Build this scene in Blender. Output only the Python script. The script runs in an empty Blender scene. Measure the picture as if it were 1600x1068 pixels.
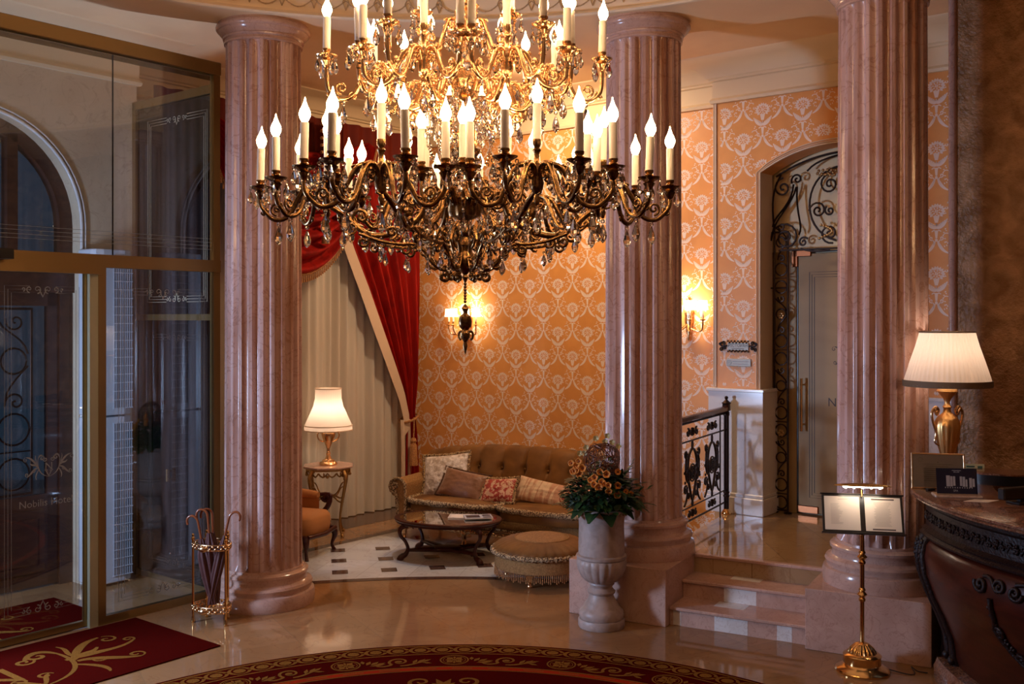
import bpy, bmesh, math, random
from mathutils import Vector, Matrix, noise
from math import sin, cos, pi, radians, sqrt, atan2
random.seed(7)
sc = bpy.context.scene
COL = sc.collection
# ------------------------------------------------------------------ camera
cd = bpy.data.cameras.new('camera'); cam = bpy.data.objects.new('camera', cd); COL.objects.link(cam)
cam.location = (0, 0, 2.6); cam.rotation_euler = (pi/2, 0, 0)
cd.sensor_width = 36; cd.lens = 36; cd.shift_y = -37/1600; cd.clip_end = 60
sc.camera = cam
# ------------------------------------------------------------------ view, world, large lights
sc.view_settings.view_transform = 'Standard'; sc.view_settings.look = 'None'
sc.view_settings.exposure = -0.45; sc.view_settings.gamma = 1.0; sc.view_settings.use_curve_mapping = False
w = bpy.data.worlds.new('dusk_sky'); sc.world = w; w.use_nodes = True
bg = w.node_tree.nodes['Background']; bg.inputs[0].default_value = (.20, .36, .62, 1); bg.inputs[1].default_value = 0.14
def area(name, loc, target, sx, sy, power, col):
    l = bpy.data.lights.new(name, 'AREA'); l.shape = 'RECTANGLE'; l.size = sx; l.size_y = sy
    l.energy = power; l.color = col
    o = bpy.data.objects.new(name, l); COL.objects.link(o); o.location = loc
    d = Vector(target)-Vector(loc); o.rotation_euler = d.to_track_quat('-Z', 'Y').to_euler(); return o
def point(name, loc, power, col, r=.05, parent=None):
    l = bpy.data.lights.new(name, 'POINT'); l.energy = power; l.color = col; l.shadow_soft_size = r
    o = bpy.data.objects.new(name, l); COL.objects.link(o); o.location = loc
    if parent: o.parent = parent
    return o
WARM = (1.0, .56, .24); COOL = (.50, .66, 1.0)
# dusk daylight through the tall window beside the entrance, left of the frame
area('window_daylight', (-5.25, 6.75, 1.75), (1.0, 8.6, 1.2), .55, 1.0, 330, COOL)
area('window_daylight', (-5.35, 6.6, 3.2), (1.0, 8.6, 3.0), 1.6, 2.6, 45, (.66, .70, 1.0))
# weak warm fill lights, added high up near the viewpoint
area('hall_fill', (-3.0, .5, 5.2), (-.8, 9.0, 1.5), 1.4, 1.4, 6, (1, .60, .36))
area('hall_fill', (2.2, .5, 5.2), (1.5, 9.5, 1.0), 1.4, 1.4, 6, (1, .60, .36))
area('lounge_wall_fill', (.2, 11.3, 5.38), (.2, 12.9, 2.2), .5, .3, 150, (1, .72, .46))  # added overhead light that brightens the papered back wall
sp = bpy.data.lights.new('lounge_spot', 'SPOT'); sp.energy = 300; sp.color = (.70, .80, 1.0); sp.spot_size = radians(30); sp.spot_blend = .6; sp.shadow_soft_size = .05
so = bpy.data.objects.new('lounge_spot', sp); COL.objects.link(so); so.location = (-.95, 11.0, 5.38)
# ------------------------------------------------------------------ materials
def sock(n, *names):
    for k in names:
        if k in n.inputs: return n.inputs[k]
def M(name, col, rough=.5, metal=0., spec=None, n=None, bump=None, emis=None, trans=0., sheen=0., coat=0., sub=None):
    """n=(scale, col2, lo, hi, detail, stretchXYZ); bump=(scale, strength, dist)"""
    m = bpy.data.materials.new(name); m.use_nodes = True; t = m.node_tree; b = t.nodes['Principled BSDF']
    b.inputs['Base Color'].default_value = (*col, 1); b.inputs['Roughness'].default_value = rough
    b.inputs['Metallic'].default_value = metal
    if spec is not None: b.inputs['Specular IOR Level'].default_value = spec
    if sheen: b.inputs['Sheen Weight'].default_value = sheen; b.inputs['Sheen Roughness'].default_value = .4
    if coat: b.inputs['Coat Weight'].default_value = coat; b.inputs['Coat Roughness'].default_value = .08
    if trans: b.inputs['Transmission Weight'].default_value = trans
    if emis: b.inputs['Emission Color'].default_value = (*emis[0], 1); b.inputs['Emission Strength'].default_value = emis[1]
    tc = t.nodes.new('ShaderNodeTexCoord')
    if n:
        mp = t.nodes.new('ShaderNodeMapping'); t.links.new(tc.outputs['Object'], mp.inputs[0])
        if len(n) > 5: mp.inputs['Scale'].default_value = n[5]
        nz = t.nodes.new('ShaderNodeTexNoise'); nz.inputs['Scale'].default_value = n[0]
        nz.inputs['Detail'].default_value = n[4] if len(n) > 4 else 4; nz.inputs['Distortion'].default_value = .6
        t.links.new(mp.outputs[0], nz.inputs['Vector'])
        cr = t.nodes.new('ShaderNodeValToRGB'); cr.color_ramp.elements[0].position = n[2]; cr.color_ramp.elements[1].position = n[3]
        cr.color_ramp.elements[0].color = (*col, 1); cr.color_ramp.elements[1].color = (*n[1], 1)
        t.links.new(nz.outputs['Fac'], cr.inputs[0]); t.links.new(cr.outputs[0], b.inputs['Base Color'])
    if bump:
        nz = t.nodes.new('ShaderNodeTexNoise'); nz.inputs['Scale'].default_value = bump[0]; nz.inputs['Detail'].default_value = 3
        t.links.new(tc.outputs['Object'], nz.inputs['Vector'])
        bp = t.nodes.new('ShaderNodeBump'); bp.inputs['Strength'].default_value = bump[1]; bp.inputs['Distance'].default_value = bump[2]
        t.links.new(nz.outputs['Fac'], bp.inputs['Height']); t.links.new(bp.outputs[0], b.inputs['Normal'])
    return m
def marble(name, c1, c2, vein, rough=.15, scale=1.6, tile=None, grout=(.3, .2, .14), rot=0., veinw=.03, coat=0.):
    m = bpy.data.materials.new(name); m.use_nodes = True; t = m.node_tree; b = t.nodes['Principled BSDF']; N = t.nodes.new; L = t.links.new
    tc = N('ShaderNodeTexCoord'); b.inputs['Roughness'].default_value = rough
    b.inputs['Specular IOR Level'].default_value = .5
    if coat: b.inputs['Coat Weight'].default_value = coat; b.inputs['Coat Roughness'].default_value = .05
    n1 = N('ShaderNodeTexNoise'); n1.inputs['Scale'].default_value = scale; n1.inputs['Detail'].default_value = 6; n1.inputs['Distortion'].default_value = 1.2
    L(tc.outputs['Object'], n1.inputs['Vector'])
    r1 = N('ShaderNodeValToRGB'); r1.color_ramp.elements[0].position = .35; r1.color_ramp.elements[1].position = .65
    r1.color_ramp.elements[0].color = (*c1, 1); r1.color_ramp.elements[1].color = (*c2, 1); L(n1.outputs['Fac'], r1.inputs[0])
    n2 = N('ShaderNodeTexNoise'); n2.inputs['Scale'].default_value = scale*2.6; n2.inputs['Detail'].default_value = 8; n2.inputs['Distortion'].default_value = 2.0
    L(tc.outputs['Object'], n2.inputs['Vector'])
    sb = N('ShaderNodeMath'); sb.operation = 'SUBTRACT'; sb.inputs[1].default_value = .5; L(n2.outputs['Fac'], sb.inputs[0])
    ab = N('ShaderNodeMath'); ab.operation = 'ABSOLUTE'; L(sb.outputs[0], ab.inputs[0])
    mr = N('ShaderNodeMapRange'); mr.inputs[1].default_value = 0; mr.inputs[2].default_value = veinw; mr.inputs[3].default_value = .55; mr.inputs[4].default_value = 0
    L(ab.outputs[0], mr.inputs[0])
    mx = N('ShaderNodeMix'); mx.data_type = 'RGBA'; L(mr.outputs[0], mx.inputs[0]); L(r1.outputs[0], mx.inputs[6]); mx.inputs[7].default_value = (*vein, 1)
    out = mx.outputs[2]
    if tile:
        mp = N('ShaderNodeMapping'); mp.inputs['Rotation'].default_value = (0, 0, rot); L(tc.outputs['Object'], mp.inputs[0])
        br = N('ShaderNodeTexBrick'); br.offset = 0; br.inputs['Scale'].default_value = 1; br.inputs['Mortar Size'].default_value = .0022
        br.inputs['Brick Width'].default_value = tile; br.inputs['Row Height'].default_value = tile; br.inputs['Mortar Smooth'].default_value = .1
        br.inputs['Color1'].default_value = (1, 1, 1, 1); br.inputs['Color2'].default_value = (.86, .84, .80, 1); L(mp.outputs[0], br.inputs['Vector'])
        mm = N('ShaderNodeMix'); mm.data_type = 'RGBA'; mm.blend_type = 'MULTIPLY'; mm.inputs[0].default_value = 1; L(out, mm.inputs[6]); L(br.outputs['Color'], mm.inputs[7])
        m2 = N('ShaderNodeMix'); m2.data_type = 'RGBA'; L(br.outputs['Fac'], m2.inputs[0]); L(mm.outputs[2], m2.inputs[6]); m2.inputs[7].default_value = (*grout, 1)
        out = m2.outputs[2]
    L(out, b.inputs['Base Color']); return m
def pane_glass(name, tint, refl=.08, rough=.0):
    m = bpy.data.materials.new(name); m.use_nodes = True; t = m.node_tree; t.nodes.clear(); N = t.nodes.new; L = t.links.new
    o = N('ShaderNodeOutputMaterial'); mx = N('ShaderNodeMixShader'); tr = N('ShaderNodeBsdfTransparent'); gl = N('ShaderNodeBsdfGlossy')
    tr.inputs[0].default_value = (*tint, 1); gl.inputs['Roughness'].default_value = rough; gl.inputs[0].default_value = (.9, .95, 1, 1)
    fr = N('ShaderNodeFresnel'); fr.inputs[0].default_value = 1.5; ad = N('ShaderNodeMath'); ad.operation = 'ADD'; ad.inputs[1].default_value = refl; ad.use_clamp = True
    L(fr.outputs[0], ad.inputs[0]); L(ad.outputs[0], mx.inputs[0]); L(tr.outputs[0], mx.inputs[1]); L(gl.outputs[0], mx.inputs[2]); L(mx.outputs[0], o.inputs[0]); return m
def cloth_trans(name, col, tw=.4, emis=None, bump=None, see=0.):
    m = bpy.data.materials.new(name); m.use_nodes = True; t = m.node_tree; t.nodes.clear(); N = t.nodes.new; L = t.links.new
    o = N('ShaderNodeOutputMaterial'); mx = N('ShaderNodeMixShader'); d = N('ShaderNodeBsdfDiffuse'); tl = N('ShaderNodeBsdfTranslucent')
    d.inputs[0].default_value = (*col, 1); tl.inputs[0].default_value = (*col, 1); mx.inputs[0].default_value = tw
    L(d.outputs[0], mx.inputs[1]); L(tl.outputs[0], mx.inputs[2]); out = mx.outputs[0]
    if see:
        m2 = N('ShaderNodeMixShader'); tr = N('ShaderNodeBsdfTransparent'); m2.inputs[0].default_value = see; L(out, m2.inputs[1]); L(tr.outputs[0], m2.inputs[2]); out = m2.outputs[0]
    L(out, o.inputs[0]); return m
MT = dict(
 floor=marble('floor_marble', (.36, .195, .088), (.30, .150, .062), (.25, .115, .045), .06, .8, tile=.62, grout=(.24, .14, .07), rot=radians(-28.9), veinw=.018),
 landingm=marble('landing_marble', (.44, .29, .16), (.36, .22, .115), (.30, .17, .08), .07, .8, tile=.6, grout=(.24, .14, .07), rot=0, veinw=.018),
 tile=marble('lounge_tile', (.66, .63, .60), (.56, .53, .50), (.45, .40, .36), .10, 1.2, tile=.5, grout=(.35, .30, .26), rot=radians(11)),
 tiledark=marble('dark_tile', (.055, .025, .018), (.10, .05, .035), (.22, .12, .09), .12, 6),
 beige=marble('beige_marble', (.55, .40, .29), (.47, .33, .23), (.35, .22, .15), .12, 2),
 pink=marble('pink_marble', (.56, .34, .27), (.44, .25, .19), (.28, .13, .09), .13, 2.4),
 pinkp=marble('plinth_marble', (.60, .39, .31), (.50, .31, .24), (.34, .17, .13), .16, 3.0, veinw=.02),
 column=None, ceilo=M('frieze_plaster', (.90, .70, .46), .6),
 white=marble('white_marble', (.84, .82, .82), (.76, .73, .72), (.60, .55, .52), .15, 1.4, veinw=.015),
 pale=marble('pale_riser_marble', (.80, .78, .76), (.68, .64, .60), (.50, .40, .34), .12, 3, veinw=.02),
 brownm=marble('counter_marble', (.10, .038, .020), (.18, .070, .038), (.38, .24, .16), .12, 9, veinw=.05),
 stone=marble('facade_stone', (.74, .60, .43), (.64, .49, .34), (.42, .31, .21), .35, 1.1, veinw=.012),
 urn=M('urn_stone', (.44, .335, .29), .45, n=(14, (.36, .265, .22), .4, .62)),
 cream=M('cream_plaster', (.84, .66, .42), .6), ceil=M('ceiling_plaster', (.90, .64, .37), .7, n=(1.2, (.85, .58, .33), .4, .65)),
 ochre=M('cornice_plaster', (.62, .38, .14), .6), creamtrim=M('cream_trim', (.74, .60, .46), .4),
 orange=M('damask_ground', (.82, .37, .105), .45, n=(3.0, (.76, .33, .09), .4, .6)),
 damask=M('damask_figure', (.93, .76, .66), .55, bump=(190, .5, .004)),
 brown=None,
 gold=M('gilt_brass', (.78, .50, .26), .24, 1., bump=(60, .30, .004)),
 goldp=M('polished_brass', (.83, .52, .20), .16, 1.),
 bronze=M('dark_bronze', (.19, .105, .045), .25, 1., bump=(60, .25, .004), n=(20, (.42, .25, .10), .45, .6)),
 antique=M('antique_gold', (.46, .28, .10), .30, 1., bump=(110, .7, .006)),
 iron=M('wrought_iron', (.030, .014, .009), .38, .7), ironb=M('iron_highlight_brass', (.45, .30, .14), .35, 1.),
 rail=M('handrail_wood', (.10, .028, .015), .25, coat=.4),
 candle=M('candle_sleeve', (.86, .82, .76), .45, sub=None),
 bulb=M('lit_flame_bulb', (1, .8, .5), .3, emis=((1.0, .60, .29), 74)),
 mahog=M('mahogany', (.062, .010, .004), .30, n=(5, (.035, .006, .003), .35, .65, 6, (1, 1, 5)), coat=.04, spec=.35),
 mahogd=M('dark_carved_mahogany', (.014, .004, .003), .45, spec=.3, bump=(60, .6, .01)),
 wood=M('cane_wood', (.24, .065, .022), .25, coat=.4),
 doorwood=M('entrance_door_wood', (.06, .020, .010), .35, n=(4, (.035, .012, .007), .35, .65, 6, (1, 1, 6))),
 velvet=M('brown_velvet', (.215, .092, .020), .60, spec=.25, sheen=.05, n=(4, (.14, .056, .011), .35, .65)),
 velvetl=M('gold_brown_chenille', (.38, .205, .078), .8, spec=.1, sheen=.05, n=(60, (.26, .135, .05), .35, .6), bump=(120, .6, .008)),
 fringe=M('curly_fringe', (.60, .42, .22), .9, n=(70, (.10, .045, .018), .46, .54), bump=(160, 1., .01)),
 fringed=M('dark_fringe', (.16, .07, .03), .9, n=(140, (.06, .025, .012), .4, .55), bump=(160, 1., .01)),
 silver=M('silver_satin', (.85, .80, .78), .28, sheen=.2, n=(16, (.50, .42, .36), .4, .6), bump=(22, .8, .02)),
 browns=M('brown_satin', (.24, .11, .055), .4, sheen=.4, bump=(14, .6, .02)),
 redpat=M('red_patterned_brocade', (.38, .045, .03), .5, n=(26, (.66, .42, .28), .49, .53)),
 creams=M('cream_striped_silk', (.72, .55, .38), .35, n=(7, (.55, .30, .19), .48, .56, 2, (2.4, .3, .3)), bump=(12, .5, .02)),
 orangev=M('orange_upholstery', (.46, .19, .06), .7, spec=.2), 
 red=M('red_velvet', (.34, .009, .004), .7, spec=.15, n=(4, (.20, .005, .003), .4, .65, 3, (3, 3, .3))),
 darkred=M('dark_red_velvet', (.13, .014, .006), .7, spec=.15),
 lining=M('cream_lining', (.66, .50, .36), .6), goldfr=M('gold_fringe', (.55, .27, .09), .7, n=(90, (.25, .09, .03), .4, .6)),
 sheer=cloth_trans('sheer_voile', (.84, .76, .64), .35),
 carpet=M('dark_red_carpet', (.060, .0030, .002), .95, spec=0, n=(200, (.045, .003, .002), .4, .6), bump=(400, .5, .003)),
 carpetg=M('gold_carpet_pattern', (.20, .082, .016), .95, spec=0, n=(120, (.15, .06, .012), .4, .6), bump=(400, .5, .003)),
 carpetr=M('crimson_carpet_line', (.26, .02, .006), .95, spec=0),
 glass=pane_glass('pane_glass', (.86, .88, .88), .03), smoke=pane_glass('smoked_glass', (.15, .14, .15), .08),
 etch=M('etched_frost', (.30, .32, .34), .7), etchg=M('gilt_etching', (.50, .42, .28), .5), etchd=M('dark_etching', (.05, .03, .02), .5),
 brassf=M('brass_frame', (.36, .235, .09), .35, .85), greenf=M('pale_green_frame', (.50, .50, .34), .4, .3), 
 frost=M('frosted_bronze_glass', (.42, .30, .15), .45, spec=.25, n=(1.0, (.33, .22, .10), .4, .6)), frosti=M('cream_frosted_glass', (.80, .66, .40), .5), relief=M('frieze_relief', (.52, .34, .17), .6), goldl=M('lamp_gilt', (.85, .52, .20), .36, 1., bump=(60, .35, .004)),
 copper=M('copper_clamp', (.35, .12, .05), .3, 1.),
 acw=M('white_enamel', (.62, .64, .70), .35), grille=M('grille_grey', (.22, .24, .28), .4), black=M('black_lacquer', (.010, .008, .008), .3),
 shade=cloth_trans('lamp_shade_silk', (.86, .74, .64), .45), shadetrim=M('shade_trim', (.17, .11, .06), .7),
 sconce=M('opal_sconce_shade', (.95, .85, .7), .5, emis=((1, .72, .42), 4.5)),
 led=M('lit_led_strip', (1, 1, 1), .3, emis=((1, .86, .70), 26)),
 paper=M('cream_paper', (.74, .64, .54), .6), ink=M('ink', (.10, .07, .06), .7), grey=M('grey_print', (.42, .42, .46), .6), inkl=M('light_ink', (.45, .38, .32), .7),
 navy=M('navy_card', (.012, .012, .030), .3), plaque=M('silvered_plate', (.36, .33, .28), .45, .3), umb=M('umbrella_cloth', (.085, .022, .018), .6, sheen=.3, bump=(10, .4, .02)),
 mauve=M('mauve_print', (.85, .68, .66), .6), leaf=M('dark_leaf', (.012, .035, .012), .4, n=(9, (.035, .08, .02), .4, .6)), leafb=M('grey_green_leaf', (.09, .13, .10), .5),
 flower=M('orange_petals', (.62, .20, .035), .5, n=(30, (.72, .30, .06), .4, .6)), flowerc=M('flower_heart', (.16, .03, .01), .6), vine=M('brown_vine', (.16, .050, .022), .45),
 petal=M('pale_yellow_petals', (.55, .48, .24), .5), rubber=M('black_rubber', (.01, .01, .01), .5), sig=M('red_sticker', (.3, .02, .01), .5), green=M('green_print', (.03, .09, .06), .5),
)
def col_mat():
    m = marble('column_marble', (.66, .49, .44), (.56, .38, .32), (.34, .17, .11), .15, 1.3, veinw=.02)
    t = m.node_tree; b = t.nodes['Principled BSDF']; src = b.inputs['Base Color'].links[0].from_socket
    tc = t.nodes.new('ShaderNodeTexCoord'); mp = t.nodes.new('ShaderNodeMapping'); mp.inputs['Scale'].default_value = (1, 1, .04)
    nz = t.nodes.new('ShaderNodeTexNoise'); nz.inputs['Scale'].default_value = 7; nz.inputs['Detail'].default_value = 3
    t.links.new(tc.outputs['Object'], mp.inputs[0]); t.links.new(mp.outputs[0], nz.inputs['Vector'])
    cr = t.nodes.new('ShaderNodeValToRGB'); cr.color_ramp.elements[0].position = .40; cr.color_ramp.elements[1].position = .62
    cr.color_ramp.elements[0].color = (.62, .42, .30, 1); cr.color_ramp.elements[1].color = (1.08, 1.04, 1.08, 1)  # dark vertical streaks in the colour stand in for shade in the flutes
    mm = t.nodes.new('ShaderNodeMix'); mm.data_type = 'RGBA'; mm.blend_type = 'MULTIPLY'; mm.inputs[0].default_value = 1
    t.links.new(nz.outputs['Fac'], cr.inputs[0]); t.links.new(src, mm.inputs[6]); t.links.new(cr.outputs[0], mm.inputs[7]); t.links.new(mm.outputs[2], b.inputs['Base Color'])
    return m
MT['column'] = col_mat()
MT['brown'] = M('venetian_plaster', (.24, .105, .030), .42, n=(5, (.52, .28, .125), .36, .68, 12), bump=(34, .9, .02))
def crystal():
    m = bpy.data.materials.new('cut_crystal'); m.use_nodes = True; b = m.node_tree.nodes['Principled BSDF']
    b.inputs['Base Color'].default_value = (1, .97, .94, 1); b.inputs['Roughness'].default_value = 0; b.inputs['Transmission Weight'].default_value = 1; b.inputs['IOR'].default_value = 1.6
    return m
MT['crystal'] = crystal()
# ------------------------------------------------------------------ mesh builder
def V(*a): return Vector(a)
class MB:
    def __init__(s, M0=None): s.v = []; s.f = []; s.m = []; s.mi = 0; s.M = M0 or Matrix()
    def add(s, vs, fs):
        b = len(s.v); Mx = s.M
        s.v += [Mx @ Vector(p) for p in vs]
        for f in fs: s.f.append([i+b for i in f]); s.m.append(s.mi)
        return s
    def box(s, x0, x1, y0, y1, z0, z1, c=0.):
        if c <= 0:
            vs = [(x, y, z) for z in (z0, z1) for y in (y0, y1) for x in (x0, x1)]
            return s.add(vs, [(0, 2, 3, 1), (4, 5, 7, 6), (0, 1, 5, 4), (2, 6, 7, 3), (0, 4, 6, 2), (1, 3, 7, 5)])
        return s.prismp([(x0+c, y0), (x1-c, y0), (x1, y0+c), (x1, y1-c), (x1-c, y1), (x0+c, y1), (x0, y1-c), (x0, y0+c)], z0, z1, c)
    def prismp(s, poly, z0, z1, c=0.):
        n = len(poly)
        if c <= 0: rings = [(z0, 0), (z1, 0)]
        else: rings = [(z0, c), (z0+c, 0), (z1-c, 0), (z1, c)]
        cx = sum(p[0] for p in poly)/n; cy = sum(p[1] for p in poly)/n
        vs = []
        for z, k in rings:
            for x, y in poly:
                dx, dy = x-cx, y-cy; ax = max(abs(p[0]-cx) for p in poly); ay = max(abs(p[1]-cy) for p in poly)
                vs.append((cx+dx*(1-k/ax), cy+dy*(1-k/ay), z))
        fs = []
        for r in range(len(rings)-1):
            for i in range(n): fs.append((r*n+i, r*n+(i+1) % n, (r+1)*n+(i+1) % n, (r+1)*n+i))
        fs.append(tuple(range(n))[::-1]); fs.append(tuple((len(rings)-1)*n+i for i in range(n)))
        return s.add(vs, fs)
    def lathe(s, prof, n=32, c=(0, 0), mod=None, a0=0., a1=2*pi, sy=1., cap=True):
        full = abs(a1-a0-2*pi) < 1e-6; k = n if full else n+1; vs = []; fs = []
        for (r, z) in prof:
            for i in range(k):
                a = a0+(a1-a0)*i/n; rr = r*(mod(a, z) if mod else 1.)
                vs.append((c[0]+rr*cos(a), c[1]+rr*sin(a)*sy, z))
        for j in range(len(prof)-1):
            for i in range(n):
                i2 = (i+1) % k; fs.append((j*k+i, j*k+i2, (j+1)*k+i2, (j+1)*k+i))
        if full and cap:
            if prof[0][0] > 1e-5: fs.append(tuple(range(k))[::-1])
            if prof[-1][0] > 1e-5: fs.append(tuple((len(prof)-1)*k+i for i in range(k)))
        return s.add(vs, fs)
    def tube(s, path, r=.01, n=8, closed=False, flat=1.):
        P = [Vector(p) for p in path]; m = len(P)
        if m < 2: return s
        R = r if isinstance(r, (list, tuple)) else [r]*m
        vs = []; fs = []; T = []
        for i in range(m):
            a = P[(i-1) % m] if (closed or i > 0) else P[i]; b = P[(i+1) % m] if (closed or i < m-1) else P[i]
            d = b-a; T.append(d.normalized() if d.length > 1e-9 else Vector((0, 0, 1)))
        u = T[0].orthogonal().normalized()
        if abs(T[0].z) < .9: u = Vector((0, 0, 1))-T[0]*T[0].z; u.normalize()
        for i in range(m):
            u = u-T[i]*u.dot(T[i])
            u = u.normalized() if u.length > 1e-6 else T[i].orthogonal().normalized()
            w_ = T[i].cross(u)
            for k in range(n):
                a = 2*pi*k/n; vs.append(P[i]+(u*cos(a)+w_*sin(a)*flat)*R[i])
        for i in range(m if closed else m-1):
            j = (i+1) % m
            for k in range(n): fs.append((i*n+k, i*n+(k+1) % n, j*n+(k+1) % n, j*n+k))
        if not closed: fs.append(tuple(range(n))[::-1]); fs.append(tuple((m-1)*n+k for k in range(n)))
        return s.add(vs, fs)
    def ball(s, c, r, n=10, sc_=(1, 1, 1)):
        vs = []; fs = []; h = max(4, n//2+1)
        for j in range(1, h):
            p = pi*j/h
            for i in range(n): a = 2*pi*i/n; vs.append((c[0]+r*sc_[0]*sin(p)*cos(a), c[1]+r*sc_[1]*sin(p)*sin(a), c[2]+r*sc_[2]*cos(p)))
        for j in range(h-2):
            for i in range(n): fs.append((j*n+i, (j+1)*n+i, (j+1)*n+(i+1) % n, j*n+(i+1) % n))
        vs.append((c[0], c[1], c[2]+r*sc_[2])); vs.append((c[0], c[1], c[2]-r*sc_[2])); a = len(vs)-2
        for i in range(n): fs.append((a, i, (i+1) % n)); fs.append((a+1, (h-2)*n+(i+1) % n, (h-2)*n+i))
        return s.add(vs, fs)
    def grid(s, fn, nu, nv, cu=False):
        vs = [fn(i/nu, j/nv) for j in range(nv+1) for i in range(nu if cu else nu+1)]; k = nu if cu else nu+1
        return s.add(vs, [(j*k+i, j*k+(i+1) % k, (j+1)*k+(i+1) % k, (j+1)*k+i) for j in range(nv) for i in range(nu)])
    def stroke(s, pts, wd, fn, keep=None):
        """flat ribbon along 2D pts, mapped to 3D by fn(x, y)"""
        m = len(pts); W = wd if isinstance(wd, (list, tuple)) else [wd]*m; L = []; R = []
        for i in range(m):
            a = pts[max(0, i-1)]; b = pts[min(m-1, i+1)]; dx, dy = b[0]-a[0], b[1]-a[1]; l = math.hypot(dx, dy) or 1
            nx, ny = -dy/l*W[i]/2, dx/l*W[i]/2; L.append((pts[i][0]+nx, pts[i][1]+ny)); R.append((pts[i][0]-nx, pts[i][1]-ny))
        for i in range(m-1):
            q = [L[i], R[i], R[i+1], L[i+1]]
            if keep and not all(keep(*p) for p in q): continue
            s.add([fn(*p) for p in q], [(0, 1, 2, 3)])
        return s
    def poly2(s, pts, fn, keep=None):
        if keep and not all(keep(*p) for p in pts): return s
        return s.add([fn(*p) for p in pts], [tuple(range(len(pts)))])
    def wire(s, pts, r, fn, n=6, flat=1.): return s.tube([fn(*p) for p in pts], r, n, flat=flat)
    def build(s, name, mats, parent=None, smooth=35, loc=None, rotz=0., recalc=True):
        me = bpy.data.meshes.new(name); me.from_pydata([tuple(p) for p in s.v], [], s.f)
        if not isinstance(mats, (list, tuple)): mats = [mats]
        for k in mats: me.materials.append(MT[k] if isinstance(k, str) else k)
        me.polygons.foreach_set('material_index', s.m)
        if recalc:
            b = bmesh.new(); b.from_mesh(me); bmesh.ops.recalc_face_normals(b, faces=b.faces); b.to_mesh(me); b.free()
        if smooth:
            me.polygons.foreach_set('use_smooth', [True]*len(me.polygons)); me.set_sharp_from_angle(angle=radians(smooth))
        me.update()
        o = bpy.data.objects.new(name, me); COL.objects.link(o)
        if parent: o.parent = parent
        if loc: o.location = loc
        if rotz: o.rotation_euler[2] = rotz
        return o
def tag(o, label, cat, group=None, kind=None):
    o['label'] = label; o['category'] = cat
    if group: o['group'] = group
    if kind: o['kind'] = kind
    return o
def thing(name, label, cat, loc=(0, 0, 0), rotz=0., group=None):
    o = bpy.data.objects.new(name, None); COL.objects.link(o); o.location = loc; o.rotation_euler[2] = rotz; o.empty_display_size = .1
    return tag(o, label, cat, group)
def struct(o, label=None, cat=None):
    o['kind'] = 'structure'
    if label: o['label'] = label
    if cat: o['category'] = cat
    return o
def copy_tree(o, parent=None):
    c = o.copy(); COL.objects.link(c); c.parent = parent
    for ch in list(o.children): copy_tree(ch, c)
    return c
# 2D curve helpers
def arc(cx, cy, r, a0, a1, n=12): return [(cx+r*cos(a0+(a1-a0)*i/n), cy+r*sin(a0+(a1-a0)*i/n)) for i in range(n+1)]
def spiral(cx, cy, r0, a0, turns, r1=.12, n=None):
    n = n or int(12*abs(turns))+4
    return [(cx+r0*(1-(1-r1)*(i/n)**.8)*cos(a0+2*pi*turns*i/n), cy+r0*(1-(1-r1)*(i/n)**.8)*sin(a0+2*pi*turns*i/n)) for i in range(n+1)]
def bez(p0, p1, p2, p3, n=12):
    return [tuple((1-t)**3*p0[k]+3*(1-t)**2*t*p1[k]+3*(1-t)*t*t*p2[k]+t**3*p3[k] for k in range(len(p0))) for t in [i/n for i in range(n+1)]]
def spline(pts, n=6):
    P = [Vector(p) for p in pts]; out = []
    for i in range(len(P)-1):
        p0 = P[max(0, i-1)]; p1 = P[i]; p2 = P[i+1]; p3 = P[min(len(P)-1, i+2)]
        for k in range(n):
            t = k/n; out.append(.5*((2*p1)+(-p0+p2)*t+(2*p0-5*p1+4*p2-p3)*t*t+(-p0+3*p1-3*p2+p3)*t**3))
    out.append(P[-1]); return [tuple(p) for p in out]
def taper(n, a, b, peak=None):
    if peak is None: return [a+(b-a)*i/(n-1) for i in range(n)]
    return [a+(peak-a)*sin(pi*i/(n-1))**.8 if i < n/2 else b+(peak-b)*sin(pi*i/(n-1))**.8 for i in range(n)]
def mir(pts): return [(-x, y) for x, y in pts]
def text_mesh(mb, s, size, fn, align='CENTER', squeeze=1.):
    cu = bpy.data.curves.new('t', 'FONT'); cu.body = s; cu.size = size; cu.align_x = align; cu.resolution_u = 3
    o = bpy.data.objects.new('t', cu); COL.objects.link(o); dg = bpy.context.evaluated_depsgraph_get(); dg.update()
    me = o.evaluated_get(dg).to_mesh()
    mb.add([fn(v.co.x*squeeze, v.co.y) for v in me.vertices], [tuple(p.vertices) for p in me.polygons])
    o.evaluated_get(dg).to_mesh_clear(); bpy.data.objects.remove(o); bpy.data.curves.remove(cu)
# frames: G = (t, n) along the back wall / towards it; E = (a, b) along the steps / up them
Gx, Gy = V(.783, -.622), V(.622, .783); Ex, Ey = V(.8755, -.483), V(.483, .8755)
def G(t, n, z=0.): return (Gx.x*t+Gy.x*n, Gx.y*t+Gy.y*n, z)
def E(a, b, z=0.): return (Ex.x*a+Ey.x*b, Ex.y*a+Ey.y*b, z)
GR = atan2(-.622, .783); ER = atan2(-.483, .8755)
def mG(): return Matrix.Rotation(GR, 4, 'Z')
def mE(): return Matrix.Rotation(ER, 4, 'Z')
# ================================================================== THE SETTING
CX, CY = -.6, 5.1          # centre of the rotunda
CEIL = 5.42
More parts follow.
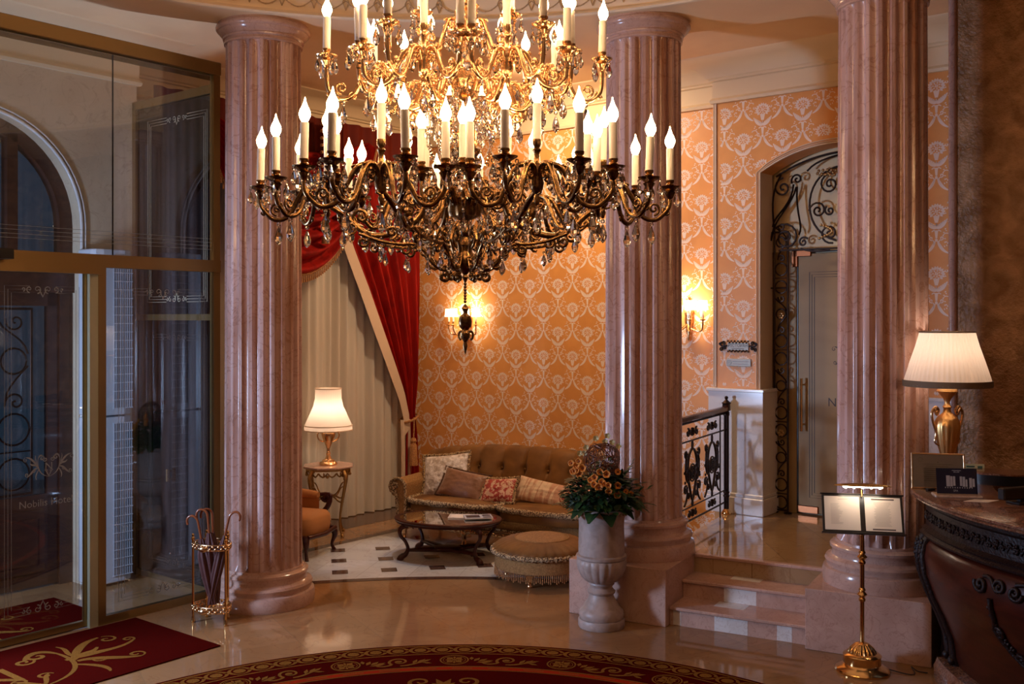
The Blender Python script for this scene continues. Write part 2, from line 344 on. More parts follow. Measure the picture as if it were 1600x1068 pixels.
# ---- floor
mb = MB(); mb.box(-14, 7.2, -3.2, 16.5, -.12, 0)
mb.mi = 1
def floor_poly(pts, z=.0015): mb.add([(x, y, z) for x, y in pts], [tuple(range(len(pts)))])
LB = -8.93                                   # inner edge of the left dark band (t)
aR = 5.16
def arc_pt(a, r): return (CX+r*cos(a), CY+r*sin(a))
A0, A1 = radians(52), radians(112)
left = [G(LB, n)[:2] for n in (7.05, 10.6)]
front = [arc_pt(A0+(A1-A0)*i/40, aR+.05) for i in range(41)]
floor_poly(front+[G(LB, 7.0)[:2], G(LB, 10.7)[:2], G(-3.0, 10.7)[:2]])
mb.mi = 2
for i in range(60):
    a, b = radians(48)+(radians(66))*i/60, radians(48)+(radians(66))*(i+1)/60
    mb.add([(*arc_pt(a, aR-.05), .003), (*arc_pt(b, aR-.05), .003), (*arc_pt(b, aR+.05), .003), (*arc_pt(a, aR+.05), .003)], [(0, 1, 2, 3)])
floor_poly([G(LB-.06, 6.6)[:2], G(LB+.06, 6.6)[:2], G(LB+.06, 10.6)[:2], G(LB-.06, 10.6)[:2]], .003)
floor_poly([G(-10.3, 6.0)[:2], G(-9.47, 6.0)[:2], G(-9.47, 10.6)[:2], G(-10.3, 10.6)[:2]], .002)
g1, g2 = V(.982, .190), V(-.190, .982); o0 = V(-1.27, 10.58)
for i in range(-5, 7):
    for j in range(-2, 9):
        c = o0+g1*(i*.5)+g2*(j*.5); 
        t_, n_ = c.dot(Gx), c.dot(Gy); a_, b_ = c.dot(Ex), c.dot(Ey)
        if t_ < LB+.22 or n_ > 10.25 or (c-V(CX, CY)).length < aR+.18: continue
        if a_ > -4.1 and b_ < 9.2: continue
        if a_ > -3.5: continue
        q = [c+g1*(sx*.08)+g2*(sy*.08) for sx, sy in ((-1, -1), (1, -1), (1, 1), (-1, 1))]
        floor_poly([tuple(p) for p in q], .004)
o = mb.build('floor', ['floor', 'tile', 'tiledark'], smooth=0, recalc=False); struct(o)
# ---- landing, steps
mb = MB(); 
def gi(a=None, b=None, n=None, t=None):     # world point on line a=const or b=const and n=const
    if a is not None: d, base = Ey, Ex*a
    else: d, base = Ex, Ey*b
    k = Gy if n is not None else Gx; val = n if n is not None else t
    s_ = (val-base.dot(k))/d.dot(k); return base+d*s_
P1 = E(-3.35, 8.90)[:2]; P2 = E(-.40, 8.90)[:2]; P3 = gi(b=8.90, t=-2.0); P4 = G(-2.0, 10.9)[:2]; P5 = gi(a=-3.35, n=10.5)
P5b = G(-5.32, 10.5)[:2]; P5c = G(-5.32, 10.9)[:2]
mb.prismp([P1, tuple(P3), P4, tuple(P5c), tuple(P5b), tuple(P5)], 0.0, .476)
o = mb.build('landing', 'landingm', smooth=0); struct(o, 'raised landing of polished marble before the glass door', 'landing')
mb = MB(mE())
for k, (b0, z1) in enumerate(((8.24, .159), (8.57, .317), (8.885, .476))):
    x0, x1 = -3.03+.002, -1.874-.002
    if k == 0: pass
    mb.mi = 0; mb.box(x0, x1, b0+.03, 8.93, 0 if k == 0 else z1-.16, z1-.028)
    mb.mi = 0; mb.box(x0, x1, b0, 8.93 if k < 2 else 8.95, z1-.028, z1+(.0005 if k == 2 else 0), .006)
# pale marble tiles set into the risers and treads
def rt(a0, a1, b, z0, z1): mb.mi = 1; mb.box(a0, a1, b-.0015, b+.01, z0, z1)
rt(-3.0, -2.93, 8.27, .004, .128); rt(-2.64, -2.36, 8.27, .004, .128); rt(-2.12, -2.0, 8.27, .004, .128)
rt(-2.66, -2.38, 8.60, .163, .287); rt(-2.62, -2.38, 8.915, .321, .446)
mb.box(-2.70, -2.44, 8.44, 8.60, .1592, .1602); mb.box(-2.66, -2.40, 8.78, 8.915, .3172, .3182)
o = mb.build('steps', ['pinkp', 'pale'], smooth=0, rotz=0.); struct(o, 'three marble steps between the two column plinths', 'steps')
# ---- walls. wall mesh in G frame: local x=t, y=n
def wall(name, t0, t1, n0, n1, z0, z1, mat):
    mb = MB(); mb.box(t0, t1, n0, n1, z0, z1); o = mb.build(name, mat, smooth=0, rotz=GR); return struct(o)
ZW = 4.98     # top of the wallpaper
# damask motif: strokes in metres, repeat .45 x .606 with half drop
def motif(mb, cx, cy, fn, keep):
    def S(pts, wd):
        wd = [x*1.35 for x in wd] if isinstance(wd, list) else wd*1.35
        for q in (pts, mir(pts)): mb.stroke([(cx+x, cy+y) for x, y in q], wd, fn, keep)
    def leaf(x, y, a, l, w_):
        w_ *= 1.3
        for sg in (1, -1):
            dx, dy = cos(a)*sg, sin(a); nx, ny = -dy, dx
            q = [(x*sg, y), (x*sg+dx*l*.5+nx*w_/2, y+dy*l*.5+ny*w_/2), (x*sg+dx*l, y+dy*l), (x*sg+dx*l*.5-nx*w_/2, y+dy*l*.5-ny*w_/2)]
            mb.poly2([(cx+p, cy+q_) for p, q_ in q], fn, keep)
    # bouquet
    for k in range(7):
        a = pi/2-.15-k*.37; leaf(.045*cos(a), .035*sin(a), a, .042, .022)
    for r_, m_ in ((.012, 4), (.032, 7), (.050, 10)):
        for k in range(m_):
            a = 2*pi*k/m_+r_*40; x, y = r_*cos(a), r_*sin(a)*.9; l = .0085
            mb.poly2([(cx+x+l*1.15*cos(q+a), cy+y+l*sin(q+a)) for q in (0, 1.25, 2.5, 3.75, 5.0)], fn, keep)
    # cup
    mb.poly2([(cx-.030, cy-.045), (cx-.014, cy-.112), (cx+.014, cy-.112), (cx+.030, cy-.045)], fn, keep)
    # garland under the cup
    g = bez((.0, -.158), (.035, -.160), (.070, -.135), (.100, -.090), 8); S(g, [.020, .026, .028, .028, .026, .024, .018, .012, .004])
    for k in range(5): leaf(.018+.018*k, -.150+.012*k, 1.15, .032, .014)
    leaf(.0, -.118, 1.57, -.035, .012)
    # column
    mb.poly2([(cx-.017, cy-.185), (cx-.009, cy-.262), (cx+.009, cy-.262), (cx+.017, cy-.185)], fn, keep)
    mb.poly2([(cx+.014*cos(a), cy-.280+.016*sin(a)) for a in [k*pi/4 for k in range(8)]], fn, keep)
    S(bez((.014, -.19), (.03, -.175), (.035, -.20), (.045, -.195), 5), .008)
    # big S arms
    S(bez((.012, -.290), (.030, -.335), (.050, -.385), (.118, -.412), 9), [.008, .014, .018, .021, .022, .021, .019, .016, .012, .006])
    S(spiral(.048, -.262, .022, -2.3, 1.05, .25, 9), .008)
    S(bez((.030, -.280), (.02, -.30), (.022, -.31), (.028, -.33), 4), .007)
    for x, y, a in ((.075, -.18, .6), (.060, -.205, -.3), (.098, -.20, 2.2), (.112, -.235, 1.2), (.085, -.31, .9), (.10, -.345, 1.9), (.13, -.33, .3), (.145, -.05, 1.2), (.15, -.01, 2.), (.135, .03, .4), (.118, -.02, 1.4), (.155, .055, .9)):
        leaf(x, y, a, .022, .010)
    S(spiral(.128, -.275, .018, .6, -.9, .3, 7), .006)
    S(bez((.10, .07), (.12, .095), (.15, .09), (.16, .07), 5), .006)
def paper(mb, t0, t1, z0, z1, n, keep2=None, ph=0.):
    fn = lambda x, y: (x, n-.0006, y)
    keep = lambda x, y: t0+.002 < x < t1-.002 and z0+.002 < y < z1-.002 and (keep2 is None or keep2(x, y))
    i0 = int((t0-ph)/.225)-3
    for i in range(i0, int((t1-ph)/.225)+3):
        x = ph+i*.225
        for j in range(int(z0/.606)-2, int(z1/.606)+3):
            y = j*.606+(.303 if i % 2 else 0)
            if x < t0-.25 or x > t1+.25 or y < z0-.3 or y > z1+.6: continue
            motif(mb, x, y, fn, keep)
NB, NP = 10.5, 10.32      # main wall plane, projecting wall plane
mb = MB(); mb.box(-10.3, -5.30, NB, NB+.3, 0, CEIL+.1); mb.mi = 1
paper(mb, -10.15, -5.36, .12, ZW, NB, ph=.05)
struct(mb.build('wall_back', ['orange', 'damask'], smooth=0, rotz=GR, recalc=False))
# projecting wall with the arched doorway
TA0, TA1, ZS, RA = -4.775, -3.10, 4.17, 1.58
tc_ = (TA0+TA1)/2; zc_ = ZS-sqrt(RA*RA-((TA1-TA0)/2)**2)
def arch_z(t): return zc_+sqrt(max(0, RA*RA-(t-tc_)**2))
mb = MB(); NT = 10.62
mb.box(-5.32, TA0, NP, NT, .3, CEIL+.1); mb.box(TA1, -1.2, NP, NT, .3, CEIL+.1)
K = 16
for i in range(K):
    a, b = TA0+(TA1-TA0)*i/K, TA0+(TA1-TA0)*(i+1)/K
    mb.add([(a, NP, arch_z(a)), (b, NP, arch_z(b)), (b, NP, CEIL+.1), (a, NP, CEIL+.1), (a, NT, arch_z(a)), (b, NT, arch_z(b)), (b, NT, CEIL+.1), (a, NT, CEIL+.1)], [(0, 1, 2, 3), (4, 7, 6, 5), (0, 4, 5, 1)])
mb.mi = 1
paper(mb, -5.26, -2.6, 1.85, ZW, NP, lambda x, y: not (TA0-.05 < x < TA1+.05 and y < arch_z(min(max(x, TA0), TA1))+.05), ph=.20)
mb.mi = 2
# reveal of the doorway in plain plaster, 2 mm proud of the jambs
mb.box(TA0, TA0+.003, NP, NT, 1.8, ZS+.02); mb.box(TA1-.003, TA1, NP, NT, 1.8, ZS+.02)
struct(mb.build('wall_door', ['orange', 'damask', 'creamtrim'], smooth=0, rotz=GR, recalc=False))
# cream mouldings framing the paper
def mould(pts, n, name, w_=.028, mat='creamtrim'):
    mb = MB()
    for off, r in ((0, .010), (w_*.9, .007), (w_*.45, .005)):
        q = []
        for i, (x, z) in enumerate(pts):
            a = pts[max(0, i-1)]; b = pts[min(len(pts)-1, i+1)]; dx, dz = b[0]-a[0], b[1]-a[1]; l = math.hypot(dx, dz) or 1
            q.append((x-dz/l*off, n-.004, z+dx/l*off))
        mb.tube(q, r, 6)
    o = mb.build(name, mat, smooth=60, rotz=GR); return struct(o)
ar = [(TA0, 1.84), (TA0, ZS)]+[(TA0+(TA1-TA0)*i/20, arch_z(TA0+(TA1-TA0)*i/20)) for i in range(1, 20)]+[(TA1, ZS), (TA1, 1.84)]
mould(ar, NP-.004, 'trim_1', .045)
mould([(-5.30, 1.84), (-5.30, ZW)], NP-.004, 'trim_2', .03)
mould([(-5.37, .1), (-5.37, ZW)], NB-.004, 'trim_3', .03)
# cornice following the walls (profile: out, z)
prof = [(0, ZW), (.035, ZW), (.045, ZW+.03), (.03, ZW+.05), (.02, ZW+.06), (.02, ZW+.235), (.05, ZW+.245), (.05, ZW+.262), (.075, ZW+.275), (.09, ZW+.30), (.15, ZW+.36), (.25, ZW+.40), (.40, CEIL-.015), (.42, CEIL)]
def cornice(path, name, mat):
    mb = MB(); n = len(path); vs = []; 
    for i, (t, nn) in enumerate(path):
        d1 = (V(*path[i])-V(*path[i-1])).normalized() if i > 0 else None
        d2 = (V(*path[i+1])-V(*path[i])).normalized() if i < n-1 else None
        nrm = []
        for d in (d1, d2):
            if d is not None: nrm.append(V(d.y, -d.x))
        m_ = (nrm[0]+nrm[-1]).normalized(); k = 1/max(.3, m_.dot(nrm[0]))
        for (u, z) in prof: vs.append((t+m_.x*u*k, nn+m_.y*u*k, z))
    p = len(prof); fs = [(i*p+j, (i+1)*p+j, (i+1)*p+j+1, i*p+j+1) for i in range(n-1) for j in range(p-1)]
    mb.add(vs, fs); o = mb.build(name, mat, smooth=30, rotz=GR); return struct(o)
cornice([(-9.55, 2.0), (-9.55, 5.83), (-10.15, 5.83), (-10.15, NB), (-5.32, NB), (-5.32, NP), (-1.2, NP)], 'trim_cornice', 'cream')
# ---- window wall of the lounge and facade wall beside the entrance (t planes; outside is at lower t)
TW, TF = -10.15, -9.55
W0, W1, WZ = 6.7, 9.95, 4.6
mb = MB(); mb.box(TW-.3, TW, 5.5, W0, 0, CEIL+.1); mb.box(TW-.3, TW, W1, NB+.3, 0, CEIL+.1); mb.box(TW-.3, TW, W0, W1, 0, .15); mb.box(TW-.3, TW, W0, W1, WZ, CEIL+.1)
struct(mb.build('wall_window', 'ochre', smooth=0, rotz=GR))
win = MB()
for n in (W0+.05, (2*W0+W1)/3, (W0+2*W1)/3, W1-.05): win.box(TW-.2, TW-.12, n-.05, n+.05, .15, WZ)
for z in (.2, 3.0, WZ-.05): win.box(TW-.2, TW-.12, W0, W1, z-.05, z+.05)
o = struct(win.build('window_1', 'doorwood', smooth=0, rotz=GR)); g = MB(); g.box(TW-.165, TW-.155, W0, W1, .15, WZ); g.build('pane', 'glass', o, smooth=0)
# facade with arched opening
AC_, AZ, AR = 4.20, 3.50, 1.02
mb = MB(); T0 = TF-.32
mb.box(T0, TF, -1.0, AC_-AR, 0, CEIL+.1); mb.box(T0, TF, AC_+AR, 5.83, 0, CEIL+.1)
K = 28
for i in range(K):
    a, b = pi-pi*i/K, pi-pi*(i+1)/K; n0, n1 = AC_+AR*cos(a), AC_+AR*cos(b); z0, z1 = AZ+AR*sin(a), AZ+AR*sin(b)
    mb.add([(TF, n0, z0), (TF, n1, z1), (TF, n1, CEIL+.1), (TF, n0, CEIL+.1), (T0, n0, z0), (T0, n1, z1), (T0, n1, CEIL+.1), (T0, n0, CEIL+.1)], [(0, 1, 2, 3), (4, 7, 6, 5), (0, 4, 5, 1)])
mb.box(TF-.6, TF-.30, 5.60, 5.83, 0, CEIL+.1)
struct(mb.build('wall_left', 'stone', smooth=0, rotz=GR))
mb = MB()      # pale stone surround of the arch
for off, r in ((.012, .016), (.05, .010)):
    pts = [(TF+.012, AC_-AR-off, .0), (TF+.012, AC_-AR-off, AZ)]+[(TF+.012, AC_+(AR+off)*cos(pi-pi*i/28), AZ+(AR+off)*sin(pi-pi*i/28)) for i in range(1, 28)]+[(TF+.012, AC_+AR+off, AZ), (TF+.012, AC_+AR+off, .0)]
    mb.tube(pts, r, 8)
struct(mb.build('trim_arch', 'white', smooth=50, rotz=GR))
mb = MB(); mb.box(TF-.001, TF+.03, AC_+AR+.02, AC_+AR+.34, 0, 3.12); struct(mb.build('trim_jamb', 'white', smooth=0, rotz=GR))
# arched frame, fanlight and entrance doors
fr = MB(); ft0, ft1 = TF-.26, TF-.14
for i in range(K):
    a, b = pi-pi*i/K, pi-pi*(i+1)/K
    q = [(AC_+r*cos(x), AZ+r*sin(x)) for x, r in ((a, AR-.13), (b, AR-.13), (b, AR+.01), (a, AR+.01))]
    fr.add([(t, *p) for t in (ft0, ft1) for p in q], [(0, 1, 2, 3), (4, 7, 6, 5), (0, 4, 5, 1), (2, 6, 7, 3)])
fr.box(ft0, ft1, AC_-AR, AC_-AR+.13, 0, AZ); fr.box(ft0, ft1, AC_+AR-.13, AC_+AR, 0, AZ); fr.box(ft0-.02, ft1+.04, AC_-AR, AC_+AR, 2.85, 3.12)
for n in (AC_-.43, AC_+.43): fr.box(ft0, ft1, n-.05, n+.05, 3.12, AZ+.9)
o = struct(fr.build('window_2', 'doorwood', smooth=0, rotz=GR)); g = MB(); g.box(TF-.205, TF-.195, AC_-AR+.02, AC_+AR-.02, 3.12, AZ)
vs = [(TF-.2, AC_+(AR-.02)*cos(pi*i/24), AZ+(AR-.02)*sin(pi*i/24)) for i in range(25)]; g.add(vs, [tuple(range(25))]); g.build('pane', 'glass', o, smooth=0)
def iron_vert(mb, fn, x0, x1, z0, z1, r=.008):
    """scroll panel between two uprights, repeated rings and S scrolls"""
    w_ = x1-x0; cx = (x0+x1)/2
    for x in (x0, x1): mb.wire([(x, z0), (x, z1)], r*1.15, fn, 6)
    z = z0+w_*.6; k = 0
    while z+w_*3.6 < z1:
        mb.wire(arc(cx, z, w_*.44, 0, 2*pi, 18), r*.8, fn, 6); mb.wire([(x0, z+w_*.62), (x1, z+w_*.62)], r*.6, fn, 5)
        z += w_*1.25; mb.wire(arc(cx, z, w_*.44, 0, 2*pi, 18), r*.8, fn, 6); z += w_*.75
        mb.wire(spiral(cx+w_*.05, z, w_*.32, -pi*.9, -1.3, .1)[::-1]+bez((cx-w_*.28, z+w_*.1), (cx-w_*.1, z+w_*.5), (cx+w_*.1, z+w_*.7), (cx+w_*.4, z+w_*1.0), 6)[1:], r*.8, fn, 6)
        zz = z+w_*1.15; mb.wire(arc(cx, zz, w_*.36, 0, 2*pi, 16), r*.8, fn, 6)
        mb.wire(bez((cx+w_*.4, zz+w_*.2), (cx+w_*.3, zz+w_*.7), (cx-w_*.3, zz+w_*.8), (cx-w_*.4, zz+w_*1.1), 6), r*.8, fn, 6)
        mb.wire(spiral(cx+w_*.05, zz+w_*1.1, w_*.30, pi*.9, 1.3, .1), r*.8, fn, 6); z = zz+w_*1.9
    mb.wire([(x0, z1-.01), (x1, z1-.01)], r, fn, 6); mb.wire([(x0, z0+.01), (x1, z0+.01)], r, fn, 6)
for side, (n0, n1) in enumerate(((AC_-AR+.13, AC_), (AC_, AC_+AR-.13))):
    d = MB(); t0, t1 = TF-.235, TF-.165
    d.box(t0, t1, n0, n0+.11, 0.02, 2.85); d.box(t0, t1, n1-.11, n1, .02, 2.85); d.box(t0, t1, n0, n1, .02, .9); d.box(t0, t1, n0, n1, 2.72, 2.85)
    d.box(t1-.01, t1+.02, n0+.15, n1-.15, .16, .76); d.box(t1+.015, t1+.03, n0+.22, n1-.22, .24, .68)
    o = struct(d.build('door_%d' % (side+2), 'doorwood', smooth=0, rotz=GR))
    g = MB(); g.box(TF-.205, TF-.197, n0+.1, n1-.1, .9, 2.73); g.build('pane', 'glass', o, smooth=0)
    ir = MB(); f_ = lambda x, y: (TF-.15, x, y); m_ = (n0+n1)/2
    iron_vert(ir, f_, m_-.17, m_+.17, .92, 2.7, .012)
    ir.build('grille', 'iron', o, smooth=60)
# ---- glass vestibule: inner glass wall t=-8.15 and smoked side glass at n=5.81
TG = -8.15
fr = MB()
fr.box(TG-.04, TG+.04, -1.0, 5.82, 3.03, 3.14); fr.box(TG-.05, TG+.05, -1.0, 5.82, 4.87, 4.99, .006); fr.box(TG-.06, TG-.05, -1.0, 5.82, 4.83, 4.87)
fr.box(TG-.035, TG+.035, 4.60, 4.67, 0, 3.03); fr.box(TG-.03, TG+.03, 4.67, 5.82, 0, .07); fr.box(TG-.03, TG+.03, 5.75, 5.82, 0, 4.87)
fr.box(TG+.03, TG+.10, 2.6, 4.60, 2.97, 3.03)
fr.mi = 1; fr.box(TG-.01, TG+.03, 4.525, 4.60, 0.0, 3.03)
fr.mi = 2; fr.box(TG-.004, TG+.004, 4.745, 4.755, 3.14, 4.86); fr.box(TG+.05, TG+.2, 2.2, 3.81, 3.06, 3.14)
o = struct(fr.build('trim_vestibule', ['brassf', 'greenf', 'black'], smooth=0, rotz=GR))
def etchpanel(mb, fn, x0, x1, z0, z1, r=.0035, orn=True, k=.05):
    for q in range(3):
        e = q*k*.55; a, b, c, d = x0+e, x1-e, z0+e, z1-e
        m_ = (a+b)/2; g_ = (x1-x0)*.17
        mb.stroke([(m_-g_, d), (a, d), (a, c), (m_-g_, c)], r, fn); mb.stroke([(m_+g_, d), (b, d), (b, c), (m_+g_, c)], r, fn)
    for zz, s_ in ((z1-k*.5, -1), (z0+k*.5, 1)):
        m_ = (x0+x1)/2
        for sg in (1, -1):
            for (cx, r0, tn) in ((.045, .035, 1.3), (.11, .028, -1.2), (.16, .018, 1.1)):
                pts = spiral(cx, 0, r0, pi*.5*s_, tn*s_, .15); mb.stroke([(m_+sg*x, zz+y) for x, y in pts], [.009*(1-.6*i/len(pts)) for i in range(len(pts))], fn)
        mb.stroke([(m_-.03, zz), (m_, zz+s_*.06), (m_+.03, zz)], .012, fn)
def pane(name, mb_args, mat, etchings=None, em='etch', parent=None):
    mb = MB(); mb.box(*mb_args); o = mb.build(name, mat, parent, smooth=0, rotz=0 if parent else GR)
    if not parent: struct(o)
    return o
gp = pane('window_3', (TG-.006, TG+.006, 2.0, 5.76, 3.14, 4.87), 'glass')
e = MB(); fE = lambda x, y: (TG+.0075, x, y)
for q in range(4): e.stroke([(2.0, 3.24+q*.033), (5.74, 3.24+q*.033)], .0035, fE)
e.build('etching', 'etch', gp, smooth=0, recalc=False)
gp = pane('window_4', (TG-.006, TG+.006, 4.67, 5.76, .07, 3.03), 'glass')
e = MB(); etchpanel(e, fE, 4.80, 5.66, .16, 2.86)
e.build('etching', 'etch', gp, smooth=0, recalc=False)
# sliding entrance leaf with the etched crest
TL = TG-.03
dl = MB(); dl.box(TL-.006, TL+.006, 2.9, 4.54, .05, 3.0); dl_o = struct(dl.build('door_1', 'glass', smooth=0, rotz=GR))
e = MB(); e.box(TL-.02, TL+.02, 2.9, 4.54, 0.012, .06); e.box(TL-.015, TL+.015, 4.50, 4.53, .05, 3.0); e.build('door_rail', 'brassf', dl_o, smooth=0)
fD = lambda x, y: (TL+.0075, x, y)
e = MB(); etchpanel(e, fD, 3.84, 4.46, .22, 2.86)
def crest(e, fn, cx, cz, s, letter=True):
    def S(pts, w_): 
        W = [w_*s*(.35+.65*sin(pi*min(1, (i+1)/(len(pts)))))for i in range(len(pts))]
        for q in (pts, mir(pts)): e.stroke([(cx+x*s, cz+y*s) for x, y in q], W, fn)
    S(bez((.12, .20), (.2, .33), (.28, .3), (.30, .18), 10), .05); S(spiral(.10, .17, .07, pi*.3, -1.4, .15), .025); S(spiral(.20, .21, .08, pi*.2, 1.2, .15), .03)
    S(bez((.30, .2), (.33, 0), (.28, -.25), (0, -.30), 12), .03); S(bez((.31, .0), (.40, .12), (.48, .25), (.62, .27), 10), .055); S(spiral(.64, .20, .07, pi*.5, -1.2, .15), .02)
    S(bez((.30, -.02), (.42, .10), (.44, .0), (.52, .10), 8), .05); S(bez((.31, -.05), (.42, -.05), (.48, -.2), (.60, -.26), 10), .055); S(spiral(.60, -.2, .06, -pi*.5, 1.2, .15), .02)
    S(bez((.28, -.1), (.36, -.2), (.38, -.3), (.34, -.36), 8), .035); S(spiral(.07, -.14, .05, 0, 1.2, .2), .02); S(bez((.0, -.28), (.06, -.2), (.05, -.15), (.1, -.12), 6), .03)
    S(bez((.34, .05), (.33, .16), (.40, .2), (.36, .30), 6), .03); S(spiral(.42, -.12, .05, 2, 1.2, .2), .018)
    if letter: text_mesh(e, 'N', .30*s, lambda x, y: fn(cx+x, cz-.12*s+y))
crest(e, fD, 4.20, 1.40, .30); text_mesh(e, 'Nobilis Hotel', .083, lambda x, y: fD(4.18+x, 1.075+y), squeeze=1.0)
e.build('etching', 'etch', dl_o, smooth=0, recalc=False)
# smoked side glass with frame
NS = 5.81
fr = MB(); fr.box(TF+.0, TF+.06, NS-.03, NS+.03, 0, 4.80); fr.box(TF, TG-.03, NS-.03, NS+.03, 2.58, 2.64); fr.box(TF, TG-.03, NS-.03, NS+.03, 4.72, 4.80); fr.box(TF, TG-.03, NS-.02, NS+.02, 0, .05)
struct(fr.build('trim_side_glass', 'brassf', smooth=0, rotz=GR))
for nm, z0, z1 in (('window_5', 2.64, 4.72), ('door_4', .05, 2.58)):
    gp = pane(nm, (TF+.06, TG-.03, NS-.006, NS+.006, z0, z1), 'smoke')
    e = MB(); fS = lambda x, y: (x, NS-.0075, y); etchpanel(e, fS, TF+.25, TG-.15, z0+.12, z1-.14, .006); e.build('etching', 'etchg' if z0 > 1 else 'etchd', gp, smooth=0, recalc=False)
    if z0 < 1:
        h = MB(); h.tube([(TG-.75, NS-.04, 1.00), (TG-.75, NS-.04, 1.12)], .018, 10); h.tube([(TG-.75, NS, 1.02), (TG-.75, NS-.05, 1.02)], .012, 8); h.tube([(TG-.75, NS, 1.10), (TG-.75, NS-.05, 1.10)], .012, 8)
        h.build('door_handle', 'goldp', gp)
# ---- brown plaster wall at the right, remaining room shell
wall('wall_right', -2.55, 1.4, 9.40, 10.3, 0, CEIL+.1, 'brown')
mb = MB(); mb.tube([(-2.55, 9.40, .5), (-2.55, 9.40, CEIL)], .035, 10); struct(mb.build('trim_corner', 'pink', smooth=60, rotz=GR))
mb = MB(); mb.box(6.8, 7.0, -3.1, 6.9, 0, CEIL+.1); struct(mb.build('wall_side', 'brown', smooth=0))
mb = MB(); mb.box(-13, 7, -3.2, -3.0, 0, CEIL+.1); struct(mb.build('wall_front', 'stone', smooth=0))
mb = MB(); mb.box(TG-.1, TG+.05, -11, -.6, 0, CEIL+.1); mb.box(TG-.1, TG+.05, -.6, 2.9, 3.14, CEIL+.1); mb.box(TG-.1, TG+.05, -.6, .2, 0, 3.14)
struct(mb.build('wall_entrance', 'stone', smooth=0, rotz=GR))
# ---- ceiling with the round opening, frieze and dome
RI = 4.28; RCX, RCY = -.66, 5.0
mb = MB(); K = 96; far = 16
def outer(a):
    dx, dy = cos(a), sin(a); ks = []
    if dx > 0: ks.append((7.2-RCX)/dx)
    if dx < 0: ks.append((-14-RCX)/dx)
    if dy > 0: ks.append((16.5-RCY)/dy)
    if dy < 0: ks.append((-3.2-RCY)/dy)
    return min(ks)
angs = sorted([2*pi*i/K for i in range(K)]+[atan2(y-RCY, x-RCX) % (2*pi) for x, y in ((7.2, 16.5), (-14, 16.5), (-14, -3.2), (7.2, -3.2))])
N_ = len(angs)
vs = [(RCX+RI*cos(a), RCY+RI*sin(a), CEIL) for a in angs]+[(RCX+outer(a)*cos(a), RCY+outer(a)*sin(a), CEIL) for a in angs]
mb.add(vs, [(i, (i+1) % N_, N_+(i+1) % N_, N_+i) for i in range(N_)])
# ring beam (soffit) carried by the columns
def rout(a):
    r = 4.75
    dy = (cos(a)*Ey.x+sin(a)*Ey.y)
    b = 9.22-V(RCX, RCY).dot(Ey)
    if dy > .3 and cos(a) > .25: r = max(r, min(b/dy, 6.3))
    return r
ZB = 5.275
vs = []; 
for i in range(120):
    a = 2*pi*i/120
    vs += [(RCX+(RI)*cos(a), RCY+(RI)*sin(a), ZB), (RCX+rout(a)*cos(a), RCY+rout(a)*sin(a), ZB), (RCX+rout(a)*cos(a), RCY+rout(a)*sin(a), CEIL)]
mb.add(vs, [(i*3+j, i*3+j+1, ((i+1) % 120)*3+j+1, ((i+1) % 120)*3+j) for i in range(120) for j in range(2)])
o = mb.build('ceiling', 'ceil', smooth=0, recalc=False); struct(o)
mb = MB()
mb.lathe([(RI, ZB), (RI-.03, ZB), (RI-.045, ZB+.015), (RI-.03, ZB+.04), (RI-.005, ZB+.05), (RI-.005, ZB+.40), (RI-.07, ZB+.43), (RI-.12, ZB+.50), (RI-.2, ZB+.53)], 120, (RCX, RCY), cap=False)
mb.lathe([(RI-.2, ZB+.53), (RI-.7, ZB+1.0), (RI-1.8, ZB+1.7), (RI-3.2, ZB+2.1), (0, ZB+2.25)], 60, (RCX, RCY), cap=False)
o = mb.build('ceiling_dome', 'ceilo', smooth=40, recalc=False); struct(o)
mb = MB()     # garlands on the frieze
for k in range(96):
    a0 = 2*pi*k/96; da = 2*pi/96; f_ = lambda u, z: (RCX+(RI-.012)*cos(a0+da*u), RCY+(RI-.012)*sin(a0+da*u), ZB+z)
    mb.wire([(u/10, .17-.08*sin(pi*u/10)) for u in range(11)], .0055, f_, 5)
    for u in (1, 3, 5, 7, 9): mb.ball(f_(u/10, .17-.08*sin(pi*u/10)), .008, 6)
    mb.wire([(0, .22), (-.10, .16), (0, .085)], .005, f_, 5); mb.wire([(0, .22), (.10, .16), (0, .085)], .005, f_, 5); mb.ball(f_(0, .20), .013, 6)
struct(mb.build('trim_frieze', 'relief', smooth=60))
# cornice of the lobby above the glass wall
# white marble pedestals flanking the doorway
for nm, t0, t1 in (('trim_pedestal', -5.36, TA0+.06), ('trim_pedestal_right', TA1-.04, -2.3)):
    mb = MB(); n0 = NP-.07
    mb.box(t0, t1, n0, NT, .476, 1.80); mb.box(t0-.02, t1+.02, n0-.025, NT, 1.80, 1.835, .006)
    mb.box(t0-.02, t1+.02, n0-.035, NT, .476, .66, .008); mb.box(t0-.01, t1+.01, n0-.02, NT, .66, .70, .008)
    struct(mb.build(nm, 'white', smooth=0, rotz=GR))
